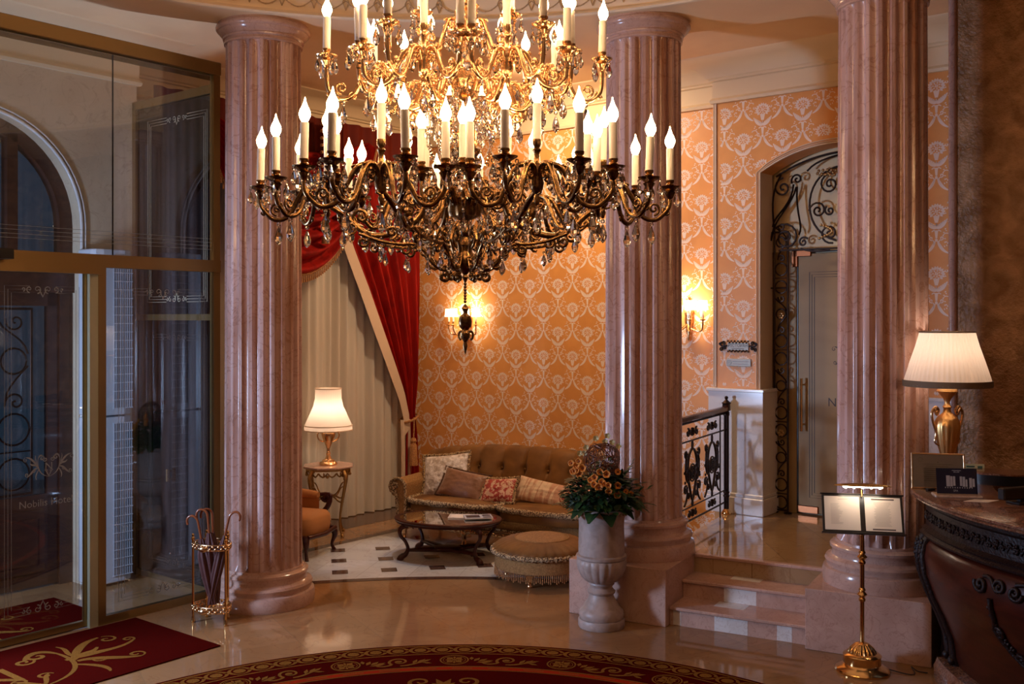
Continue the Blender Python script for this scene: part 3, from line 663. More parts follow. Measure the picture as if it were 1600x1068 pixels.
# ---- glass door of the restaurant with its arched light
ND = 10.72
mb = MB(); mb.box(TA0-.3, TA1+.3, ND+.02, ND+.08, .476, 4.6); mb.box(TA0-.3, TA1+.1, ND-.02, ND+.02, 3.33, 4.45); mb.mi = 1
mb.box(TA0-.3, TA0+.255, ND-.02, ND+.02, .476, 3.33)
mb.mi = 2; mb.box(TA0+.255, TA0+.268, ND-.03, ND+.0, .476, 3.33); mb.box(TA0+.255, TA1, ND-.03, ND+.0, 3.315, 3.33)
struct(mb.build('window_6', ['frosti', 'frost', 'black'], smooth=0, rotz=GR))
mb = MB(); mb.box(TA0+.275, TA1-.02, ND-.03, ND-.01, .50, 3.30); do = struct(mb.build('door_5', 'frost', smooth=0, rotz=GR))
e = MB(); fd = lambda x, y: (x, ND-.0315, y); etchpanel(e, fd, TA0+.40, TA1-.12, .66, 3.10, .008)
for sg in (0,): text_mesh(e, 'Nobilis', .13, lambda x, y: fd(TA0+.60+x, 1.66+y), 'LEFT')
crest(e, fd, TA0+.90, 2.2, .36, False); e.build('etching', 'etchd', do, smooth=0, recalc=False)
h = MB(); h.tube([(TA0+.335, ND-.10, 1.38), (TA0+.335, ND-.10, 1.95)], .014, 10)
for z in (1.45, 1.88): h.tube([(TA0+.335, ND-.03, z), (TA0+.335, ND-.10, z)], .010, 8)
h.build('door_handle', 'goldp', do)
h = MB(); h.box(TA0+.27, TA0+.50, ND-.05, ND-.005, .49, .57, .006); h.box(TA0+.20, TA0+.42, ND-.05, ND-.005, 3.27, 3.34, .006); h.box(TA0+.20, TA0+.27, ND-.05, ND-.005, 3.16, 3.34, .006); h.build('door_clamp', 'copper', do)
# ================================================================== COLUMNS AND PLINTHS
def plinth(a0, a1, label, b0=8.17, b1=9.13):
    mb = MB(); mb.box(a0, a1, b0, b1, 0, .478, .004); o = mb.build('column_plinth', 'pinkp', smooth=0, rotz=ER)
    return tag(o, label, 'plinth', 'column plinths beside the steps')
plinth(-3.93, -3.03, 'square pink marble plinth behind the stone urn, left of the steps')
plinth(-1.874, -.946, 'square pink marble plinth behind the menu stand, right of the steps')
def column(x, y, z0, label):
    r0, r1, ztop = .350, .338, 5.10
    root = thing('column', label, 'column', (x, y, z0), 0, 'fluted marble columns'); H = ztop-z0
    n = 22; ns = 10; prof = []
    for k in range(n):
        for j in range(ns):
            u = j/ns; a = 2*pi*(k+u)/n
            d = 0 if u < .34 else -.040*sin(pi*(u-.34)/.66)**.6
            prof.append((a, d))
    mb = MB(); zs = [.335, .40, H*.3, H*.6, H-.06, H]
    N_ = len(prof); vs = []
    for i, z in enumerate(zs):
        t = z/H; R = r0+(r1-r0)*t**1.5; fade = 0 if i in (0, 5) else 1
        for a, d in prof: vs.append(((R+d*.9*fade)*cos(a), (R+d*.9*fade)*sin(a), z))
    mb.add(vs, [(i*N_+j, i*N_+(j+1) % N_, (i+1)*N_+(j+1) % N_, (i+1)*N_+j) for i in range(len(zs)-1) for j in range(N_)])
    mb.build('shaft', 'column', root, smooth=50)
    mb = MB(); mb.lathe([(.0, 0), (.455, 0), (.462, .02), (.465, .06), (.465, .10), (.455, .125), (.43, .135), (.43, .15), (.44, .165), (.445, .185), (.435, .205), (.41, .215), (.395, .225), (.388, .25), (.395, .275), (.405, .285), (.405, .305), (.39, .318), (.365, .325), (.36, .345), (0, .345)], 64)
    mb.build('base', 'pinkp', root, smooth=40)
    mb = MB(); mb.lathe([(0, H-.02), (r1+.005, H-.02), (r1+.014, H-.015), (r1+.016, H+.0), (r1+.010, H+.008), (r1+.010, H+.02), (.362, H+.028), (.366, H+.04), (.362, H+.05), (.375, H+.062), (.398, H+.085), (.405, H+.10), (.412, H+.102), (.424, H+.118), (.427, H+.135), (.420, H+.152), (.408, H+.158), (.405, 5.277-z0), (0, 5.277-z0)], 64)
    mb.build('capital', 'pinkp', root, smooth=40)
    return root
column(-2.285, 9.42, 0, 'fluted pink marble column standing on the floor beside the umbrella stand')
c2 = E(-3.46, 8.75); column(c2[0], c2[1], .478, 'fluted pink marble column behind the flower urn, left of the steps')
c3 = E(-1.37, 8.65); column(c3[0], c3[1], .478, 'fluted pink marble column behind the menu stand')
# ================================================================== WROUGHT IRON: railing, arched gate
root = thing('railing', 'wrought iron railing with wooden handrail left of the glass door', 'railing', E(-3.33, 9.35, .476), ER, 'iron railings of the landing')
def newel(root, y, nm='newel_post'):
    mb = MB(); mb.lathe([(0, 0), (.052, 0), (.055, .012), (.05, .03), (.035, .05), (.03, .06)], 16, (0, y)); mb.build('post_foot', 'goldp', root)
    mb = MB()
    for dx, dy in ((.012, .012), (-.012, .012), (.012, -.012), (-.012, -.012)): mb.tube([(dx, y+dy, .06), (dx, y+dy, 1.12)], .0135, 8)
    for z in (.20, .24, 1.08, 1.10): mb.lathe([(.0, z-.008), (.034, z-.008), (.036, z), (.034, z+.008), (0, z+.008)], 14, (0, y))
    mb.box(-.035, .035, y-.035, y+.035, 1.12, 1.20, .004); mb.lathe([(.05, 1.20), (.052, 1.208), (.04, 1.215), (.02, 1.235), (.012, 1.245)], 14, (0, y)); mb.ball((0, y, 1.262), .021, 10)
    mb.build(nm, 'iron', root, smooth=50)
L_ = 1.50
def rail_panel(root, L_, off=0, hand='rail'):
    f_ = lambda x, y: (0, x+off, y)
    mb = MB(); mb.box(-.03, .03, off-.05, off+L_-.02, 1.115, 1.175, .012); mb.build('handrail', hand, root, smooth=0)
    mb = MB()
    mb.wire([(0, 1.10), (L_, 1.10)], .011, f_, 4); mb.wire([(0, .92), (L_, .92)], .009, f_, 5); mb.wire([(0, .14), (L_, .14)], .010, f_, 5); mb.wire([(0, .27), (L_, .27)], .007, f_, 5)
    k = 0; x = L_-.22
    for x in [L_-.20-.0, L_-.0]:
        mb.wire([(x-.02, .0 if x < L_-.1 else .14), (x-.02, 1.11)], .008, f_, 5)
    x = L_-.5
    while x > -.1:
        P = lambda pts: [(x+u, v) for u, v in pts]
        def S(pts, r):
            mb.wire(P(pts), r*1.3, f_, 6); mb.wire(P(mir(pts)), r*1.3, f_, 6)
        # top frieze and bottom frieze scrolls
        for z0, s_ in ((1.01, 1), (.205, .75)):
            S([(u*s_, z0+(v-1.01)*s_) for u, v in spiral(.13, 1.0, .045, pi*.5, 1.2, .2)], .0075); S([(u*s_, z0+(v-1.01)*s_) for u, v in bez((.13, 1.045), (.07, 1.05), (.07, .97), (.0, .97), 6)], .0075)
            for q in range(6): mb.ball((0, x+off+.022*cos(q), z0+.026*sin(q)), .016, 6)
        # central heart cartouche
        S(bez((.0, .84), (.14, .82), (.17, .62), (.11, .52), 12), .010); S(bez((.11, .52), (.06, .42), (.04, .36), (.0, .33), 8), .010)
        S(spiral(.0, .60, .055, pi/2, .5, .99), .009); S(spiral(.0, .60, .085, pi/2, .5, .99), .007); S(spiral(.0, .60, .025, pi/2, .5, .99), .009)
        S(bez((.11, .52), (.22, .50), (.22, .75), (.15, .80), 8), .0085); S(spiral(.185, .80, .045, -pi*.7, 1.3, .15), .008)
        S(spiral(.20, .45, .05, pi*.7, -1.3, .15), .008); S(bez((.155, .48), (.14, .35), (.2, .33), (.24, .30), 8), .008)
        S(spiral(.12, .38, .04, 0, 1.2, .2), .007); S(bez((.0, .92), (.025, .89), (.025, .86), (.0, .83), 6), .006); S(bez((.0, .33), (.025, .31), (.02, .28), (.0, .27), 6), .006)
        for q in range(10): mb.ball((0, x+off+(.20+.03*cos(q*1.3))*(1 if q % 2 else -1), .62+.10*sin(q*1.1)), .017, 6, (.6, 1, 1))
        for q in range(8): mb.ball((0, x+off+.03*cos(q*.8), .60+.035*sin(q*.8)), .013, 6, (.6, 1, 1))
        for q in range(12): mb.ball((0, x+off+(.13+.035*cos(q*.9))*(1 if q % 2 else -1), .60+.06*sin(q*1.3)), .015, 6, (.6, 1, 1))
        x -= .62
    mb.build('iron_scrollwork', 'iron', root, smooth=60)
rail_panel(root, L_); newel(root, L_)
def col_gate():
    root = thing('iron_gate', 'tall scrolled wrought iron gate standing open inside the arched doorway', 'gate', (0, 0, 0), GR)
    n_ = NP+.26; t0 = TA0+.045; t1 = t0+.155; f_ = lambda x, y: (x, n_, y)
    mb = MB(); iron_vert(mb, f_, t0, t1, .50, 3.55, .0105)
    for t in (t0, t1): mb.lathe([(0, .477), (.045, .477), (.045, .49), (.012, .50), (0, .50)], 12, (t, n_))
    mb.wire([(t0-.09, 2.93), (t1, 2.93)], .009, f_, 5); mb.box(t0-.11, t0-.09, n_-.02, n_+.02, 2.90, 2.96)
    mb.build('gate_strip', 'iron', root, smooth=60)
    for z in (1.35, 2.63):
        mb = MB()
        for q in range(6): mb.ball((t0+.078+.026*cos(q*pi/3), n_-.012, z+.026*sin(q*pi/3)), .017, 7, (1, .5, 1))
        mb.ball((t0+.078, n_-.02, z), .014, 7)
        mb.build('rosette', 'ironb', root, smooth=60)
    mb = MB(); W = lambda p, r=.011: mb.wire(p, r, f_, 6)
    W([(t0, 3.5)]+bez((t0, 3.55), (t0-.04, 3.9), (t0-.02, 4.0), (t0+.08, 4.17), 8)); W([(t, arch_z(t)-.06) for t in [t0+.02+(TA1-t0-.06)*i/20 for i in range(21)]], .012)
    cx = tc_
    def S(p, r=.011): W(p, r); W([(2*cx-x, y) for x, y in p], r)
    S(spiral(t0+.10, 4.02, .11, pi*.5, 1.6, .12)); S(spiral(t0+.26, 4.10, .07, pi*1.2, -1.4, .12)); S(bez((t0+.22, 4.05), (t0+.20, 3.8), (t0+.0, 3.75), (t0-.02, 3.6), 10))
    S(spiral(t0+.13, 3.48, .17, pi*.9, -1.9, .12)); S(bez((t0-.04, 3.45), (t0-.02, 3.7), (t0+.20, 3.8), (t0+.25, 4.02), 10)); S(spiral(t0+.33, 3.42, .06, pi*.2, 1.4, .15))
    S(bez((t0+.30, 3.35), (t0+.40, 3.32), (t0+.5, 3.30), (t0+.62, 3.33), 8)); S(bez((t0+.26, 4.02), (t0+.24, 3.7), (t0+.34, 3.6), (t0+.28, 3.5), 8))
    S(bez((cx-.02, 4.20), (cx-.45, 4.22), (cx-.55, 3.55), (cx-.10, 3.42), 16), .012); S(spiral(cx-.17, 4.02, .12, pi*.4, 1.7, .12)); S(spiral(cx-.17, 3.50, .11, -pi*.4, -1.7, .12)); S(spiral(cx-.30, 3.75, .10, pi, -1.7, .12)); S(spiral(cx-.17, 3.74, .06, pi*.7, 1.4, .15))
    S(bez((cx, 4.34), (cx-.1, 4.30), (cx-.3, 4.31), (cx-.42, 4.18), 8)); W([(cx, 3.35), (cx, 4.33)], .013)
    W([(t0+.05, 3.34), (TA1-.1, 3.34)], .010)
    mb.build('gate_crest', 'iron', root, smooth=60)
    mb = MB()
    for q in range(46):
        u = q/45; z = 3.42+.85*u; a = q*2.4; mb.ball((cx+.035*cos(a), n_-.02, z), .020+.008*sin(q), 6, (1, .6, 1.2))
    mb.build('leaf_ornament', 'ironb', root, smooth=60)
    for sg in (1, -1):
        mb = MB()
        for q in range(14):
            u = q/13; mb.ball((cx+sg*(.30-.2*u), n_-.015, 4.14+.03*sin(q*2)), .018, 6, (1, .6, 1))
        mb.build('leaf_ornament', 'ironb', root, smooth=60); mb = MB()
        for q in range(14):
            u = q/13; mb.ball((cx+sg*(.28-.14*sin(u*3)), n_-.015, 3.45+.14*u), .017, 6, (1, .6, 1))
        mb.build('leaf_ornament', 'ironb', root, smooth=60)
col_gate()
# ================================================================== SOFA GROUP
def tufted(x, z, sp=.31):
    u = (x/sp) % 1.0; return abs(sin(pi*u))**.38
def wobble(p, s=6., a=.004): return a*noise.noise(Vector(p)*s)
def sofa():
    root = thing('sofa', 'long brown velvet sofa with buttoned back, rolled arms and gilt base rail', 'sofa', (.015, 11.94, 0), radians(-28))
    Wd = 1.40
    # seat deck and front apron
    mb = MB(); mb.box(-Wd+.12, Wd-.12, -.40, .45, .17, .34, .03); mb.build('seat_frame', 'velvetl', root, smooth=50)
    for sg in (-1, 1):
        x0, x1 = (-1.20, -.005) if sg < 0 else (.005, 1.20)
        mb = MB()
        def top(u, v, x0=x0, x1=x1):
            a = 2*pi*u; ca, sa = cos(a), sin(a); ex = lambda c: math.copysign(abs(c)**.35, c)
            X = (x0+x1)/2+(x1-x0)/2*ex(ca); Y = -.06+.42*ex(sa)-.05*(sa < 0)*(1-abs(ex(ca))**2)
            k = v; z = [.335, .345, .40, .455, .475, .485][int(round(k*5))]; sh = [.97, 1, 1, .99, .94, .0][int(round(k*5))]
            cx = (x0+x1)/2; return (cx+(X-cx)*sh, -.06+(Y+.06)*sh, z+(.02 if sh == 0 else 0))
        mb.grid(top, 48, 5, True); c = mb.build('seat_cushion', 'velvet', root, smooth=60)
        mb = MB(); pts = []
        for i in range(64):
            a = pi+pi*i/63; ex = lambda c: math.copysign(abs(c)**.35, c)
            pts.append(((x0+x1)/2+((x1-x0)/2+.008)*ex(cos(a)), -.06+.43*ex(sin(a))-.05*(1-abs(ex(cos(a)))**2), .462+.004*sin(i*3)))
        mb.tube(pts, [.031+.005*sin(i*2.1) for i in range(64)], 8); mb.build('fringe', 'fringe', c, smooth=60)
    # backrest, tufted
    mb = MB(); nx, nz = 150, 26
    def ztop(x): return 1.02-.10*(abs(x)/1.3)**3.0+.018*tufted(x, 1)
    def bk(u, v):
        x = -1.34+2.68*u; T = tufted(x, 1); zt = ztop(x); curve = .10*(x/1.34)**2
        if v <= .78:
            k = v/.78; z = .34+(zt-.34-.03)*k; y = .18+.22*k-curve
            d = .095*T*(.45+.55*sin(pi*min(1, k*1.05))**.6)
            bx = (x/.31) % 1.0; bx = min(bx, 1-bx)*.31; bd = math.hypot(bx, z-.80); d -= .050*math.exp(-(bd/.04)**2)
            return (x, y-d-.02, z)
        k = (v-.78)/.22; a = pi*k; return (x, .40-curve+.075-.075*cos(a)-.045*T*max(0, cos(a))**1, zt-.03+.055*sin(a)-.25*max(0, k-.6))
    mb.grid(bk, nx, nz); mb.add([(-1.34, .5-.1, .2), (1.34, .5-.1, .2), (1.34, .5-.06, .95), (-1.34, .5-.06, .95)], [(0, 1, 2, 3)])
    b = mb.build('backrest', 'velvet', root, smooth=70)
    for i in range(-3, 4):
        x = i*.31
        mb = MB(); mb.ball((x, .30-.10*(x/1.34)**2+.0, .80), .017, 8, (1, .6, 1)); mb.build('button', 'velvet', b)
    # rolled arms with scroll fronts
    for sg in (-1, 1):
        mb = MB(); sec = [(.0, .17), (.0, .60), (.02, .66), (.07, .70), (.14, .70), (.20, .66), (.22, .60), (.20, .545), (.15, .53), (.12, .50), (.11, .40), (.10, .17)]
        sec = [tuple(p) for p in spline(sec, 3)]; n = len(sec); vs = []
        ys = [(-.46, .92), (-.44, 1.0), (-.2, 1.0), (.1, 1.01), (.42, 1.06)]
        for (y, k) in ys:
            for (a, z) in sec: vs.append((sg*(1.20+a*k), y, z*(1 if z < .3 else k)))
        mb.add(vs, [(i*n+j, i*n+(j+1) % n, (i+1)*n+(j+1) % n, (i+1)*n+j) for i in range(len(ys)-1) for j in range(n)]+[tuple(range(n))])
        a_ = mb.build('arm', 'velvetl', root, smooth=50)
        mb = MB(); pts = [(sg*(1.20+a), -.462, z) for a, z in sec]+[(sg*(1.20+x), -.465, z) for x, z in spiral(.135, .615, .055, -pi*.5, 1.1, .2)]
        mb.tube(pts, [.017+.003*sin(i*2.2) for i in range(len(pts))], 7); mb.build('fringe', 'fringe', a_, smooth=60)
    # gilt carved rail and feet
    mb = MB(); mb.box(-1.30, 1.30, -.445, -.40, .135, .19, .008); mb.box(-1.31, 1.31, -.45, -.40, .185, .20, .004)
    for i in range(38):
        x = -1.27+i*.0686; mb.tube([(x+u, -.452, .16+v) for u, v in spiral(0, 0, .02, i % 2*pi, 1.1, .2, 8)], .0055, 5)
    mb.build('carved_rail', 'gold', root, smooth=50)
    for x in (-1.24, -.42, .42, 1.24):
        mb = MB(); mb.tube(spline([(x, -.40, .17), (x, -.425, .12), (x, -.41, .06), (x, -.425, .0)], 4), [.045, .044, .042, .038, .034, .03, .026, .023, .021, .022, .024, .028, .032], 10); mb.build('foot', 'gold', root)
    for x in (-1.24, 1.24): mb = MB(); mb.lathe([(0, 0), (.02, 0), (.035, .17), (0, .17)], 10, (x, .38)); mb.build('foot', 'gold', root)
    mb = MB(); mb.tube([(-1.2, -.42, .345), (1.2, -.42, .345)], .018, 7); mb.tube([(-1.2, -.425, .21), (1.2, -.425, .21)], .015, 7); mb.build('braid', 'fringe', root)
    return root
sofa()
SR = radians(-28); SM = Matrix.Translation((.015, 11.94, 0)) @ Matrix.Rotation(SR, 4, 'Z')
def pillow(name, mat, trim, label, loc, w_, h, th, rx, ry=0, rz=0, group='cushions on the sofa', dent=.06, tr=.02, fringe=False):
    """w x h cushion, loc in sofa coordinates = centre"""
    mb = MB(); n = 20
    def f_(sgn):
        def g(u, v):
            a, b = 2*u-1, 2*v-1; k = (1-abs(a)**2.6)*(1-abs(b)**2.6); sx = 1-dent*(1-a*a)*0-.07*(1-b*b); sz = 1-.07*(1-a*a)
            return (a*w_/2*sx, sgn*th/2*max(0, k)**.55+wobble((a*2, b*2, sgn), 2.2, .018)*k, b*h/2*sz)
        return g
    mb.grid(f_(1), n, n); mb.grid(f_(-1), n, n)
    o = mb.build(name, mat, None, smooth=70); tag(o, label, 'cushion', group)
    R = Matrix.Rotation(rz, 4, 'Z') @ Matrix.Rotation(rx, 4, 'X') @ Matrix.Rotation(ry, 4, 'Y')
    o.matrix_world = SM @ Matrix.Translation(loc) @ R
    if trim:
        per = []
        for k in range(4):
            for i in range(22):
                t = -1+2*i/22; a, b = [(t, -1), (1, t), (-t, 1), (-1, -t)][k]; sx = 1-.07*(1-b*b); sz = 1-.07*(1-a*a); per.append((a*w_/2*sx*1.02, 0, b*h/2*sz*1.02))
        mt = MB(); mt.tube(per, [tr*(1+.22*sin(i*2.3)) for i in range(len(per))], 7, closed=True); mt.build('fringe_trim', trim, o, smooth=60)
    return o
pillow('cushion', 'silver', 'fringe', 'large silvery satin cushion with curly fringe leaning on the left arm', (-.93, .02, .71), .60, .52, .17, radians(-24), radians(-8), radians(8))
pillow('cushion', 'browns', 'fringed', 'brown satin cushion with dark trim in front of the silvery cushion', (-.62, -.10, .625), .62, .36, .15, radians(-32), radians(8), radians(4), tr=.013)
pillow('cushion', 'redpat', 'fringe', 'red and gold patterned cushion between the brown and cream ones', (-.12, -.13, .60), .46, .32, .14, radians(-34), radians(-7), radians(-6))
pillow('cushion', 'creams', None, 'cream striped silk cushion on the right half of the sofa', (.42, -.02, .60), .80, .30, .13, radians(-36), radians(7), radians(-2))
pillow('cushion', 'redpat', 'fringe', 'red brocade cushion half hidden behind the flower urn', (.86, -.10, .60), .40, .34, .13, radians(-30), radians(24), radians(-8))
# ---- coffee table
def coffee_table():
    root = thing('coffee_table', 'oval mahogany coffee table with glass top and curved legs', 'table', (-.700, 11.19, 0), radians(-14))
    a, b, H = .585, .43, .43
    el = lambda s, z, n=56: [(a*s*cos(2*pi*i/n), b*s*sin(2*pi*i/n), z) for i in range(n)]
    mb = MB(); n = 56; vs = []
    rings = [(.90, H-.055), (.985, H-.055), (1.0, H-.048), (1.0, H-.035), (1.02, H-.028), (1.03, H-.016), (1.02, H-.005), (.93, H-.002), (.93, H-.010)]
    for s, z in rings: vs += el(s, z, n)
    mb.add(vs, [(i*n+j, i*n+(j+1) % n, (i+1)*n+(j+1) % n, (i+1)*n+j) for i in range(len(rings)-1) for j in range(n)]+[tuple((len(rings)-1)*n+j for j in range(n)), tuple(range(n))])
    mb.build('tabletop', 'mahog', root, smooth=40)
    mb = MB(); mb.add(el(.925, H-.004), [tuple(range(n))]); mb.build('glass_inset', 'glass', root, smooth=0)
    ft = []
    for sx, sy in ((-1, -1), (1, -1), (1, 1), (-1, 1)):
        dx, dy = sx*.40, sy*.26; l = math.hypot(dx, dy); ux, uy = dx/l, dy/l
        P = lambda r, z: (dx+ux*r, dy+uy*r, z)
        pts = spline([P(-.02, H-.055), P(.05, H-.09), P(.055, H-.16), P(.0, .20), P(-.03, .12), P(-.005, .06), P(.04, .035), P(.06, .0)], 4)
        mb = MB(); m = len(pts); mb.tube(pts, [.034-.016*sin(pi*min(1, i/(m*.8)))+.004*(i > m-5) for i in range(m)], 9)
        mb.tube(spline([P(.02, H-.06), P(-.06, H-.075), P(-.09, H-.10)], 3), .008, 6)
        mb.build('leg', 'mahog', root, smooth=60); ft.append(P(-.025, .10))
    mb = MB()
    for p, q in ((0, 1), (1, 2), (2, 3), (3, 0)):
        A, B = V(*ft[p]), V(*ft[q]); m_ = (A+B)/2; m_ = Vector((m_.x*.35, m_.y*.35, .085))
        mb.tube(spline([A, (A*.6+m_*.4), m_, (B*.6+m_*.4), B], 5), .017, 8)
    mb.lathe([(0, .07), (.15, .07), (.16, .08), (.16, .10), (.145, .11), (0, .105)], 32, sy=.7); mb.build('stretcher', 'mahog', root, smooth=50)
    return root
coffee_table()
# magazines on the table
def magazine(loc, rz, label, cols, nm='magazine'):
    root = thing(nm, label, 'magazine', loc, rz)
    mb = MB(); mb.box(-.15, .15, -.105, .105, 0, .010, .002); mb.build('pages', 'paper', root, smooth=0)
    mb = MB(); mb.box(-.152, .152, -.107, .107, .0101, .0115); mb.mi = 1; mb.box(-.13, .02, -.07, .07, .0115, .0120); mb.box(.05, .14, -.09, -.03, .0115, .012); mb.box(.05, .14, .0, .08, .0115, .012); mb.build('cover', cols, root, smooth=0)
magazine((-.54, 11.21, .4265), radians(-4), 'pale magazine lying on the coffee table, the left one', ['silver', 'paper'])
magazine((-.37, 11.13, .4265+.012), radians(9), 'magazine with blue printed cover on top of the pale magazine', ['grey', 'navy'])
# ---- ottoman
def ottoman():
    root = thing('ottoman', 'round brown velvet ottoman with tassel fringe and gilt feet', 'ottoman', (.30, 10.24, 0), 0)
    R = .47
    mb = MB(); mb.lathe([(0, .13), (R-.02, .13), (R, .145), (R, .26), (R-.01, .28), (0, .28)], 60); mb.build('drum', 'velvetl', root)
    pl = lambda a, z: 1+.030*(abs(sin(a*17))**.5-.6)*(1 if .31 < z < .40 else 0)
    mb = MB(); mb.lathe([(0, .28), (R-.01, .28), (R+.02, .30), (R+.02, .325), (R-.02, .36), (R-.10, .395), (R-.19, .412), (.27, .415)], 170, mod=pl); mb.build('cushion_top', 'velvet', root, smooth=70)
    mb = MB(); mb.lathe([(0, .425), (.20, .424), (.255, .420), (.272, .412), (0, .405)], 48); mb.tube([(.270*cos(a), .270*sin(a), .415) for a in [2*pi*i/60 for i in range(60)]], .006, 6, closed=True); mb.build('centre_disc', 'velvetl', root)
    mb = MB(); mb.tube([((R+.022)*cos(a), (R+.022)*sin(a), .298+.003*sin(a*40)) for a in [2*pi*i/180 for i in range(180)]], [.024+.006*sin(i*2.4) for i in range(180)], 7, closed=True); mb.build('braid', 'fringe', root, smooth=70)
    mb = MB()
    for i in range(150):
        a = 2*pi*i/150; l = .075+.012*sin(i*1.7); mb.tube([((R+.002)*cos(a), (R+.002)*sin(a), .145), ((R+.006)*cos(a), (R+.006)*sin(a), .145-l)], [.003, .0055], 5)
    f = mb.build('tassel_fringe', 'goldfr', root, smooth=0)
    for k in range(4):
        a = -pi/2-.35+k*pi/2; x, y = (R-.09)*cos(a), (R-.09)*sin(a)
        mb = MB(); mb.lathe([(0, 0), (.020, 0), (.026, .012), (.018, .03), (.024, .06), (.040, .10), (.048, .125), (.03, .135), (0, .135)], 16, (x, y), mod=lambda a, z: 1+.06*sin(a*8)); mb.build('foot', 'gold', root)
ottoman()
# ---- armchair
def armchair():
    root = thing('armchair', 'orange upholstered armchair with carved wooden arms behind the left column', 'armchair', (-2.43, 11.35, 0), radians(72))
    mb = MB(); mb.grid(lambda u, v: (lambda a, k: ((.30*math.copysign(abs(cos(a))**.5, cos(a)))*k[0], -.04+(.33*math.copysign(abs(sin(a))**.5, sin(a)))*k[0], k[1]))(2*pi*u, [(0, .25), (.97, .25), (1, .28), (1.02, .36), (1.0, .42), (.92, .455), (.6, .47), (0, .475)][int(round(v*7))]), 40, 7, True); mb.build('seat', 'orangev', root, smooth=60)
    mb = MB(); mb.grid(lambda u, v: (.31*(2*u-1)*(1-.12*v*v), .27+.13*v+.05*cos(pi*(2*u-1)/2), .40+.62*v-.05*(2*u-1)**2*v), 12, 10); mb.grid(lambda u, v: (.31*(2*u-1)*(1-.12*v*v), .20+.13*v-.03*cos(pi*(2*u-1)/2), .40+.62*v-.05*(2*u-1)**2*v), 12, 10); mb.build('backrest', 'orangev', root, smooth=60)
    mb = MB(); mb.tube(spline([(-.33, .26, .38), (-.31, .33, .80), (-.26, .38, 1.0), (0, .36, 1.07), (.26, .38, 1.0), (.31, .33, .80), (.33, .26, .38)], 5), .022, 8); mb.tube([(-.31, -.36, .25), (0, -.40, .24), (.31, -.36, .25)], .025, 8)
    mb.tube([(-.33, .25, .25), (-.31, -.36, .25)], .022, 8); mb.tube([(.33, .25, .25), (.31, -.36, .25)], .022, 8); mb.build('frame', 'mahog', root, smooth=60)
    for sg in (-1, 1):
        mb = MB(); mb.tube(spline([(sg*.32, .24, .62), (sg*.35, .05, .60), (sg*.36, -.12, .585)], 4), [.05, .05, .052, .054, .054, .052, .05, .048, .04], 10); mb.build('arm_pad', 'orangev', root, smooth=60)
        mb = MB(); pts = [(sg*.355, y, z) for y, z in spiral(-.22, .57, .055, 0, -1.2, .2)[::-1]]; mb.tube(pts, .019, 8); mb.tube(spline([(sg*.36, -.15, .60), (sg*.365, -.27, .60), (sg*.35, -.25, .48), (sg*.33, -.19, .38), (sg*.32, -.28, .26)], 5), [.022]*8+[.03]*13, 8); mb.ball((sg*.37, -.22, .57), .03, 8, (.6, 1, 1)); mb.build('arm_support', 'mahog', root, smooth=60)
        mb = MB(); mb.grid(lambda u, v: (sg*(.335+.01*sin(pi*v)), .22-.36*u, .40+.17*v), 6, 6); mb.build('arm_panel', 'orangev', root, smooth=60)
        for y in (-.33, .28):
            mb = MB(); mb.tube(spline([(sg*.30, y, .25), (sg*.325, y-.02*(y < 0), .17), (sg*.29, y, .07), (sg*.31, y-.02*(y < 0)+.03*(y > 0), .0)], 4), [.036, .038, .038, .036, .032, .027, .022, .019, .017, .017, .019, .021, .022], 9); mb.build('leg', 'mahog', root, smooth=60)
armchair()
# ---- side table with marble top and its lamp
def side_table():
    root = thing('side_table', 'carved gilt side table with octagonal marble top before the curtains', 'table', (-2.21, 12.32, 0), radians(8))
    H = .84; r = .315; oc = [(r*cos(pi/8+k*pi/4), r*sin(pi/8+k*pi/4)) for k in range(8)]
    mb = MB(); mb.prismp(oc, H-.025, H, .006); mb.build('tabletop', 'pinkp', root, smooth=0)
    mb = MB(); mb.prismp([(x*.9, y*.9) for x, y in oc], H-.05, H-.025)
    q = [(x*.88, y*.88) for x, y in oc]
    for k in range(8):
        A, B = q[k], q[(k+1) % 8]; f_ = lambda u, z: (A[0]+(B[0]-A[0])*u, A[1]+(B[1]-A[1])*u, z)
        mb.wire([(u/8, H-.07-.045*abs(sin(2*pi*u/8))) for u in range(9)], .010, f_, 6)
        mb.wire(spiral(.3, H-.09, .03, 0, 1, .3, 8), .007, lambda x, y: f_(x*1.0, y), 5); mb.ball(f_(.5, H-.11), .02, 6)
    mb.build('apron', 'antique', root, smooth=60)
    for k in range(4):
        a = pi/4+k*pi/2; ux, uy = cos(a), sin(a); P = lambda d, z: (ux*d, uy*d, z)
        mb = MB(); pts = spline([P(.25, H-.05), P(.30, H-.13), P(.28, H-.25), P(.235, .40), P(.20, .22), P(.205, .10), P(.235, .03), P(.25, 0)], 4); m = len(pts)
        mb.tube(pts, [.028-.016*min(1, i/(m*.55))+(.006 if i > m-4 else 0) for i in range(m)], 8); mb.ball(P(.295, H-.14), .028, 8, (1, 1, 1.3)); mb.ball(P(.24, .42), .019, 8); mb.ball(P(.24, .02), .022, 8, (1, 1, .9))
        mb.tube([P(d, z) for d, z in bez((.26, .60), (.18, .60), (.20, .48), (.08, .46), 8)], .008, 6)
        mb.build('leg', 'antique', root, smooth=60)
    mb = MB(); mb.ball((0, 0, .46), .03, 8)
    for k in range(4):
        a = pi/4+k*pi/2; mb.tube([(d*cos(a), d*sin(a), z) for d, z in bez((.24, .42), (.16, .38), (.12, .50), (.0, .46), 8)], .010, 6)
    mb.build('stretcher', 'antique', root, smooth=60)
side_table()
